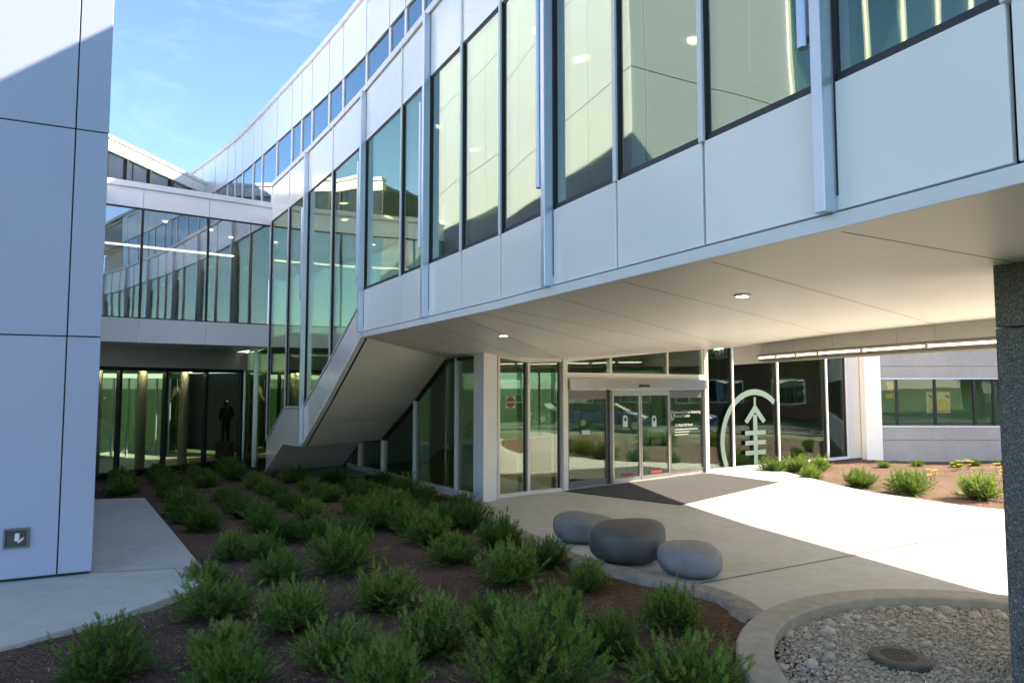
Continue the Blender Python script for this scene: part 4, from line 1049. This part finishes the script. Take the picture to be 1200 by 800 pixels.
# ================================================================== yews
def yew_mesh(seed, nb=130, W_=.44, H=.46, leaf=.030):
    r_ = random.Random(seed); L = MB(); T = MB()
    def add_leaf(p, d, up, s_):
        side = d.cross(up).normalized() * s_ * .17; tip = p + d * s_; mid = p + d * s_ * .55 + up * s_ * .06
        k = len(L.v); L.v += [tuple(p - side * .45), tuple(p + side * .45), tuple(mid + side), tuple(tip), tuple(mid - side)]; L.f.append((k, k + 1, k + 2, k + 3, k + 4))
    def spray(q, sd, ln, up):
        sdv = sd.cross(up).normalized(); m_ = max(3, int(ln / .0115)); arch = r_.uniform(-.10, .16)
        for j in range(m_):
            t = (j + .4) / m_; base = q + sd * ln * t + V((0, 0, arch * ln * t * t))
            for s2 in (-1, 1):
                add_leaf(base, (sd * .75 + sdv * s2 * .8 + up * r_.uniform(-.15, .45)).normalized(), up, leaf * r_.uniform(.75, 1.15) * (1 - .4 * t * t))
        add_leaf(q + sd * ln + V((0, 0, arch * ln)), sd, up, leaf * .8)
    lob = [(r_.uniform(0, 6.28), r_.uniform(.72, 1.22)) for _ in range(5)]
    for b in range(nb):
        az = r_.uniform(0, 2 * math.pi); el = math.asin(r_.uniform(.06, 1)); sc = 1.0
        for la, lf in lob:
            da = abs((az - la + math.pi) % (2 * math.pi) - math.pi)
            if da < .8: sc *= lerp(lf, 1, da / .8)
        p = V((r_.gauss(0, .06), r_.gauss(0, .06), .02)); d = V((math.cos(az) * math.cos(el), math.sin(az) * math.cos(el), math.sin(el)))
        Ln = math.hypot(W_ * math.cos(el), H * math.sin(el)) * r_.uniform(.66, 1.02) * sc
        if r_.random() < .07: Ln *= 1.2
        n = 6; seg = Ln / n; pts = [p.copy()]; lift = r_.uniform(-.05, .16)
        for k in range(n):
            d = (d + V((r_.gauss(0, .10), r_.gauss(0, .10), r_.gauss(lift, .10)))).normalized(); p = p + d * seg; p.z = max(p.z, .04); pts.append(p.copy())
        for k in range(0, n, 2): T.tube(pts[k], pts[k + 2], .005 * (1 - k / n) + .0015, 4)
        for k in range(2, n + 1):
            q = pts[k]; ax = (pts[k] - pts[k - 1]).normalized(); hs = ax.cross(V((0, 0, 1)))
            hs = hs.normalized() if hs.length > .05 else V((math.cos(az + 1.57), math.sin(az + 1.57), 0))
            for sgn in (-1, 1):
                if k < n and r_.random() < .12: continue
                sd = (ax * r_.uniform(.5, 1) + hs * sgn * r_.uniform(.5, 1.1) + V((0, 0, r_.uniform(-.1, .5)))).normalized() if k < n else (ax + V((r_.gauss(0, .3), r_.gauss(0, .3), r_.uniform(0, .3)))).normalized()
                up = (V((0, 0, 1)) - sd * sd.z + V((r_.gauss(0, .25), r_.gauss(0, .25), 0)) + V((math.cos(az), math.sin(az), 0)) * .15)
                up = (up - sd * up.dot(sd)).normalized()
                spray(q, sd, r_.uniform(.05, .105), up)
    def mk(mbx, m):
        me = bpy.data.meshes.new('yew_mesh'); me.from_pydata(mbx.v, [], mbx.f); me.materials.append(m); return me
    return mk(L, M['yew']), mk(T, M['twig'])
protos = [yew_mesh(100 + i, nb, w, h) for i, (nb, w, h) in enumerate(((185, .45, .44), (170, .50, .41), (200, .43, .50), (165, .47, .43), (175, .43, .39), (195, .52, .45)))]
ORD = ['first', 'second', 'third', 'fourth', 'fifth', 'sixth', 'seventh', 'eighth', 'ninth', 'tenth', 'eleventh', 'twelfth', 'thirteenth', 'fourteenth', 'fifteenth', 'sixteenth', 'seventeenth', 'eighteenth', 'nineteenth', 'twentieth']
def yew(x, y, k, sc, label, group, z=None, rot=None):
    t = thing('yew_shrub', label, 'shrub', (x, y, bedz(x, y) - .01 if z is None else z), group)
    t.rotation_euler = (0, 0, rnd.uniform(0, 6.28) if rot is None else rot); t.scale = (sc * .97, sc * .97, sc * rnd.uniform(.92, 1.15))
    for nm, me in zip(('foliage', 'stems'), protos[k % len(protos)]):
        o = bpy.data.objects.new(nm, me); COL.objects.link(o); o.parent = t
    return t
near = [(123, 792, 112), (238, 682, 48), (252, 724, 85), (262, 772, 92), (268, 812, 105), (324, 684, 64), (341, 736, 92), (395, 782, 95), (307, 654, 55), (272, 652, 48),
        (400, 674, 80), (375, 634, 56), (450, 714, 92), (511, 766, 98), (583, 736, 78), (655, 726, 72), (600, 682, 90), (637, 664, 60), (688, 690, 58), (720, 768, 82), (786, 736, 84),
        (630, 822, 170), (805, 818, 130), (455, 826, 125), (585, 644, 64), (530, 660, 68), (500, 634, 60), (440, 618, 58), (480, 622, 52), (548, 618, 62), (338, 634, 52), (412, 632, 48)]
UV_, VV_ = V((-.53, .848)), V((.848, .53))
spots = []
for px, py, w in near:
    p = on_z(px, py, -.08); spots.append((p.x, p.y, w * p.y / FPX / .92))
gr2 = random.Random(5)
for row in range(-2, 7):
    pv = 1.72 + row * .9; av = 7.0
    while av < 24:
        av += .80; q = UV_ * (av + gr2.uniform(-.16, .16)) + VV_ * (pv + gr2.uniform(-.09, .09)); x, y = q.x, q.y
        if y < 11.5: continue
        if row < 0 and y < 14.9: continue
        if (V((x, y, 0)) - LA0).dot(ln) < .45: continue
        if pv > 5.9 and (x > -.75 and y > 11): continue
        if pv > 5.0 and y > 18.2: continue
        if pv > 4.4 and y > 17.0 + (6 - pv) * .3: continue
        if pv > 3.9 and y > 17.4: continue
        gwd = (V((x, y, 0)) - GW0).dot(outn(GW0, GW1))
        if gwd < .35: continue
        if gr2.random() < .10: continue
        if min(((x - a) ** 2 + (y - b) ** 2 for a, b, _ in spots), default=9) < .5 ** 2: continue
        spots.append((x, y, gr2.uniform(.60, .86)))
rows = {}
for s_ in spots:
    r_ = round((s_[0] * VV_.x + s_[1] * VV_.y - 1.72) / .9); rows.setdefault(r_, []).append(s_)
keys = sorted(rows)
for ri, r_ in enumerate(keys):
    ss = sorted(rows[r_], key=lambda q: q[0] * UV_.x + q[1] * UV_.y)
    for i, (x, y, sc) in enumerate(ss):
        rowname = 'the ' + ORD[ri] + ' row from the pale block' 
        size = 'broad' if sc > 1.1 else 'small' if sc < .72 else 'bushy'
        yew(x, y, rnd.randrange(6), max(.6, min(1.35, sc)), f'{size} green yew shrub, {ORD[min(i, 19)]} from the front in {rowname}', 'yew shrubs in the mulch bed')
# shrubs in the sunny bed at the right
rt = [(905, 553, .8), (934, 552, 1.0), (962, 551, .85), (952, 561, .7), (1008, 569, .95), (1066, 577, 1.12), (1148, 583, 1.1), (1232, 590, 1.1), (1330, 596, 1.0)]
rl_ = ['dark yew shrub against the glass below the large emblem', 'large dark yew shrub in front of the glazed wall', 'dark yew shrub at the right end of the glazed wall', 'small bright yew shrub in front of the darker ones by the glass',
       'sunlit yew shrub at the foot of the white corner pilaster', 'broad sunlit yew shrub below the strip window', 'broad sunlit yew shrub nearest the granite column', 'yew shrub hidden behind the granite column', 'yew shrub beyond the granite column at the bed edge']
for (px, py, sc), lb in zip(rt, rl_):
    p = on_z(px, py, -.05); yew(p.x, p.y, rnd.randrange(6), sc, lb, 'yew shrubs in the sunny bed')
for i in range(8):
    p = V((11.2 + i * .95 + rnd.uniform(-.2, .2), 20.9 + rnd.uniform(-.3, .3)))
    t = yew(p.x, p.y, rnd.randrange(6), rnd.uniform(.38, .5), f'low dark seedling shrub, {ORD[i]} from the white pilaster along the concrete wall', 'low shrubs along the concrete wall')
# yellow flowers
def flower(x, y, label, n=6):
    t = thing('flower_clump', label, 'flowers', (x, y, bedz(x, y)), 'yellow flowers in the sunny bed')
    a = MB(); b = MB()
    for _ in range(n):
        dx, dy, h = rnd.gauss(0, .09), rnd.gauss(0, .09), rnd.uniform(.12, .28)
        a.tube((dx * .4, dy * .4, 0), (dx, dy, h), .004, 5)
        for k in range(6):
            th = k * math.pi / 3; b.add([(dx, dy, h), (dx + .045 * math.cos(th - .4), dy + .045 * math.sin(th - .4), h + .02), (dx + .06 * math.cos(th), dy + .06 * math.sin(th), h + .012), (dx + .045 * math.cos(th + .4), dy + .045 * math.sin(th + .4), h + .02)], [(0, 1, 2, 3)])
    for mbx, nm, m in ((a, 'stems', M['twig']), (b, 'petals', M['petal'])):
        me = bpy.data.meshes.new(nm); me.from_pydata(mbx.v, [], mbx.f); me.materials.append(m); o = bpy.data.objects.new(nm, me); COL.objects.link(o); o.parent = t
for (px, py), lb in zip(((1094, 563), (1122, 552), (1134, 550), (1178, 562), (1172, 556)), ('yellow flowers on the mulch right of the broad sunlit yew', 'pale yellow flowers behind the yew nearest the granite column', 'yellow flowers behind the middle of the last yew', 'yellow flowers beside the granite column, the nearer clump', 'yellow flowers beside the granite column, the farther clump')):
    p = on_z(px, py, -.05); flower(p.x, p.y, lb)
# loose bark chips
mb = MB(); cr = random.Random(77)
def in_bed(x, y):
    if x > 3.2 or y > 13: return False
    for a, b in zip(kp[:-1], kp[1:]):
        if min(a.y, b.y) <= y <= max(a.y, b.y):
            xx = lerp(a.x, b.x, (y - a.y) / (b.y - a.y + 1e-9))
            if x > xx - .28: return False
    if (x - PC.x) ** 2 + (y - PC.y) ** 2 < (RO + .03) ** 2: return False
    if x < -3.6 and y > 6: 
        if x < lerp(-4.54, -3.65, min(1, max(0, (y - 6.24) / 1.75))) - .0 or y > 8.3: return False
    if y > 8.3 and x < -3.7 - (y - 8.6) * .64: return False
    return True
n_ = 0
while n_ < 26000:
    y = 4.3 + 8.5 * cr.random() ** 1.6; x = cr.uniform(-.8, .45) * y
    if not in_bed(x, y): continue
    z = bedz(x, y) + cr.uniform(.004, .02); l_, w_ = cr.uniform(.012, .045), cr.uniform(.005, .012)
    a = cr.uniform(0, 6.28); tl = cr.uniform(-.5, .5)
    d1 = V((math.cos(a), math.sin(a), tl)) * l_ / 2; d2 = V((-math.sin(a), math.cos(a), cr.uniform(-.4, .4))) * w_ / 2; c = V((x, y, z))
    k = len(mb.v); mb.v += [tuple(c - d1 - d2), tuple(c + d1 * 1.1 - d2 * .6), tuple(c + d1 + d2), tuple(c - d1 * .8 + d2)]; mb.f.append((k, k + 1, k + 2, k + 3)); n_ += 1
me = bpy.data.meshes.new('mulch_chips'); me.from_pydata(mb.v, [], mb.f); me.materials.append(M['chips']); o = bpy.data.objects.new('mulch_chips', me); COL.objects.link(o); o['kind'] = 'stuff'

# ================================================================== the street side at the right (mirrored in the entrance glass)
sheet('road', [V((24, -60, 0)), V((31, -60, 0)), V((31, 90, 0)), V((24, 90, 0))], -.15, -.11, M['road'])
lw = thing('garden_wall', 'low pale wall with planting across the forecourt', 'wall', (18.4, 6, 0))
MB().box((18.2, -1, -.1), (18.6, 7.5, .95)).build('wall', M['planter'], lw, bevel=.01)
MB().box((18.15, -1.05, .95), (18.65, 7.55, 1.03)).build('wall_cap', M['white'], lw)
for i in range(9):
    yew(15.2 + rnd.uniform(-.4, .4), 2.0 + i * 1.0 if i < 7 else 11.0 + i * .8, rnd.randrange(6), rnd.uniform(1.1, 1.5), f'street side yew shrub, {ORD[i]} along the garden wall', 'shrubs along the garden wall', z=-.02 if i < 7 else -.1) if i >= 7 else yew(17.4 + rnd.uniform(-.2, .2), -.5 + i * 1.15, rnd.randrange(6), rnd.uniform(1.1, 1.5), f'street side yew shrub, {ORD[i]} along the garden wall', 'shrubs along the garden wall', z=-.02)
def car(x, y, rz, m, label):
    t = thing('parked_car', label, 'car', (x, y, -.11), 'cars on the road')
    prof = [(-2.2, .35), (-2.25, .75), (-2.1, .98), (-1.5, 1.02), (-.75, 1.02), (.9, 1.0), (1.7, .88), (2.2, .72), (2.28, .45), (2.15, .3)]
    cabin = [(-1.75, 1.0), (-1.35, 1.42), (-.2, 1.5), (.35, 1.42), (1.15, .98)]
    def ex(pts, w, nm, mm, par, bev):
        mb = MB(); mb.prism([V((a, -w / 2, b)) for a, b in pts], (0, w, 0)); me = bpy.data.meshes.new(nm); me.from_pydata(mb.v, [], mb.f); me.materials.append(mm)
        bm = bmesh.new(); bm.from_mesh(me); bmesh.ops.recalc_face_normals(bm, faces=bm.faces); bm.to_mesh(me); bm.free()
        o = bpy.data.objects.new(nm, me); COL.objects.link(o); o.parent = par
        b_ = o.modifiers.new('bevel', 'BEVEL'); b_.width = bev; b_.segments = 3; return o
    ex(prof, 1.78, 'body', m, t, .08); ex(cabin, 1.5, 'cabin_glass', M['dark'], t, .08)
    ex([(-1.4, 1.43), (-.25, 1.53), (.3, 1.45), (.3, 1.47), (-.25, 1.57), (-1.4, 1.47)], 1.42, 'roof', m, t, .02)
    for wx in (-1.4, 1.4):
        for sy in (-1, 1):
            mb = MB().tube((wx, sy * .72, .33), (wx, sy * .92, .33), .33, 24); me = bpy.data.meshes.new('wheel'); me.from_pydata(mb.v, [], mb.f); me.materials.append(M['tyre']); o = bpy.data.objects.new('wheel', me); COL.objects.link(o); o.parent = t
            mb = MB().tube((wx, sy * .925, .33), (wx, sy * .93, .33), .2, 16); me = bpy.data.meshes.new('rim'); me.from_pydata(mb.v, [], mb.f); me.materials.append(M['steel']); o2 = bpy.data.objects.new('rim', me); COL.objects.link(o2); o2.parent = o
    t.rotation_euler = (0, 0, rz)
car(26, 24.5, R(90), M['carblue'], 'dark blue car parked on the road, the farther one')
car(26, 14.0, R(92), M['carblue'], 'blue car parked on the road opposite the doors')
M['cardark'] = simple('dark_car_paint', (.03, .03, .035), .25, .3)
car(29, 3.0, R(-90), M['cardark'], 'black car on the far lane of the road')
bb = thing('brick_building', 'long dark red brick building across the road', 'building', (44, 10, 0))
MB().box((42, -25, -.1), (50, 40, 8)).build('wall', M['brick'], bb)
MB().box((41.9, -25.1, 8), (50.1, 40.1, 8.4)).build('coping', M['cream'], bb)
for i in range(14):
    for z in (1.0, 4.6):
        f_ = MB().box((41.9, -22 + i * 4.4, z), (42.1, -19.6 + i * 4.4, z + 1.9)).build('window', M['white'], bb)
        sub(MB().box((41.86, -21.9 + i * 4.4, z + .1), (41.89, -19.7 + i * 4.4, z + 1.8)), 'window_glass', M['pane_u'], f_, bb)
def leafcloud(seed):
    r_ = random.Random(seed); L = MB(); T = MB()
    T.tube((0, 0, 0), (0, 0, 2.6), .22, 10, .16)
    tips = []
    for b in range(11):
        az = b * 2.4 + r_.uniform(-.3, .3); p = V((0, 0, 1.8 + .1 * b)); d = V((math.cos(az) * .8, math.sin(az) * .8, r_.uniform(.5, 1.3))).normalized(); rr = .09
        for k in range(5):
            q = p + d * .62; T.tube(p, q, rr, 6, rr * .75); rr *= .75; p = q; d = (d + V((r_.gauss(0, .25), r_.gauss(0, .25), r_.gauss(0.05, .2)))).normalized()
            if k > 0: tips.append(p.copy())
    for p in tips:
        for c in range(3):
            cpos = p + V((r_.gauss(0, .4), r_.gauss(0, .4), r_.gauss(.1, .35)))
            for _ in range(34):
                q = cpos + V((r_.gauss(0, .22), r_.gauss(0, .22), r_.gauss(0, .18))); a = V((r_.gauss(0, 1), r_.gauss(0, 1), r_.gauss(0, .6))).normalized() * .06; b_ = a.orthogonal().normalized() * .035
                k = len(L.v); L.v += [tuple(q - a), tuple(q + b_), tuple(q + a), tuple(q - b_)]; L.f.append((k, k + 1, k + 2, k + 3))
    o_ = []
    for mbx, m in ((L, M['tree_leaf']), (T, M['bark'])):
        me = bpy.data.meshes.new('tree_mesh'); me.from_pydata(mbx.v, [], mbx.f); me.materials.append(m); o_.append(me)
    return o_
tp = [leafcloud(1), leafcloud(2)]
for i, (x, y, s_) in enumerate(((34, 2, 1.3), (36, 13, 1.5), (34, 22, 1.2), (35, 33, 1.4), (22, 33, 1.0), (34, -9, 1.4))):
    t = thing('street_tree', f'leafy street tree, {ORD[i]} of those across the road', 'tree', (x, y, -.15), 'trees across the road')
    t.scale = (s_, s_, s_); t.rotation_euler = (0, 0, i * 1.3)
    for nm, me in zip(('crown', 'trunk'), tp[i % 2]):
        o = bpy.data.objects.new(nm, me); COL.objects.link(o); o.parent = t

# ================================================================== light
SUN_AZ, SUN_EL = 7.0, 37.6           # azimuth from +X towards +Y
sd = V((math.cos(R(SUN_AZ)) * math.cos(R(SUN_EL)), math.sin(R(SUN_AZ)) * math.cos(R(SUN_EL)), math.sin(R(SUN_EL))))
sl_d = bpy.data.lights.new('sun', 'SUN'); sl_d.energy = 3.7; sl_d.angle = R(.5); sl_d.color = (1, .95, .87)
so = bpy.data.objects.new('sun', sl_d); COL.objects.link(so); so.rotation_euler = sd.to_track_quat('Z', 'Y').to_euler(); so.location = (30, 10, 40)
w = bpy.data.worlds.new('World'); scn.world = w; w.use_nodes = True; nt = w.node_tree
bg = nt.nodes['Background']; sky = nt.nodes.new('ShaderNodeTexSky'); sky.sky_type = 'NISHITA'; sky.sun_disc = False
sky.sun_elevation = R(SUN_EL); sky.sun_rotation = R(90 - SUN_AZ); sky.air_density = 1.0; sky.dust_density = .2; sky.ozone_density = 8.0
tc = nt.nodes.new('ShaderNodeTexCoord'); mp = nt.nodes.new('ShaderNodeMapping'); mp.inputs['Scale'].default_value = (1.2, 1.2, 4.5); mp.inputs['Rotation'].default_value = (0, .25, .4); mp.inputs['Location'].default_value = (.6, .3, -.35)
nz = nt.nodes.new('ShaderNodeTexNoise'); nz.inputs['Scale'].default_value = 2.6; nz.inputs['Detail'].default_value = 9; nz.inputs['Roughness'].default_value = .62; nz.inputs['Distortion'].default_value = .7
nt.links.new(tc.outputs['Generated'], mp.inputs['Vector']); nt.links.new(mp.outputs['Vector'], nz.inputs['Vector'])
rp = ramp(nt, nz.outputs['Fac'], [(.56, (0, 0, 0)), (.95, (.25, .25, .25))])
mx = nt.nodes.new('ShaderNodeMixRGB'); mx.inputs[2].default_value = (4.6, 5.2, 6.0, 1)
nt.links.new(rp.outputs[0], mx.inputs[0]); nt.links.new(sky.outputs[0], mx.inputs[1]); nt.links.new(mx.outputs[0], bg.inputs['Color'])
bg.inputs['Strength'].default_value = .092
scn.view_settings.view_transform = 'Standard'; scn.view_settings.look = 'None'; scn.view_settings.exposure = 2.28; scn.view_settings.gamma = 1
scn.view_settings.use_white_balance = True; scn.view_settings.white_balance_temperature = 7900; scn.view_settings.white_balance_tint = 10
scn.render.engine = 'CYCLES'
cy = scn.cycles; cy.max_bounces = 9; cy.diffuse_bounces = 5; cy.glossy_bounces = 5; cy.transparent_max_bounces = 20; cy.caustics_reflective = False; cy.caustics_refractive = False
cy.use_denoising = True; cy.sample_clamp_indirect = 6
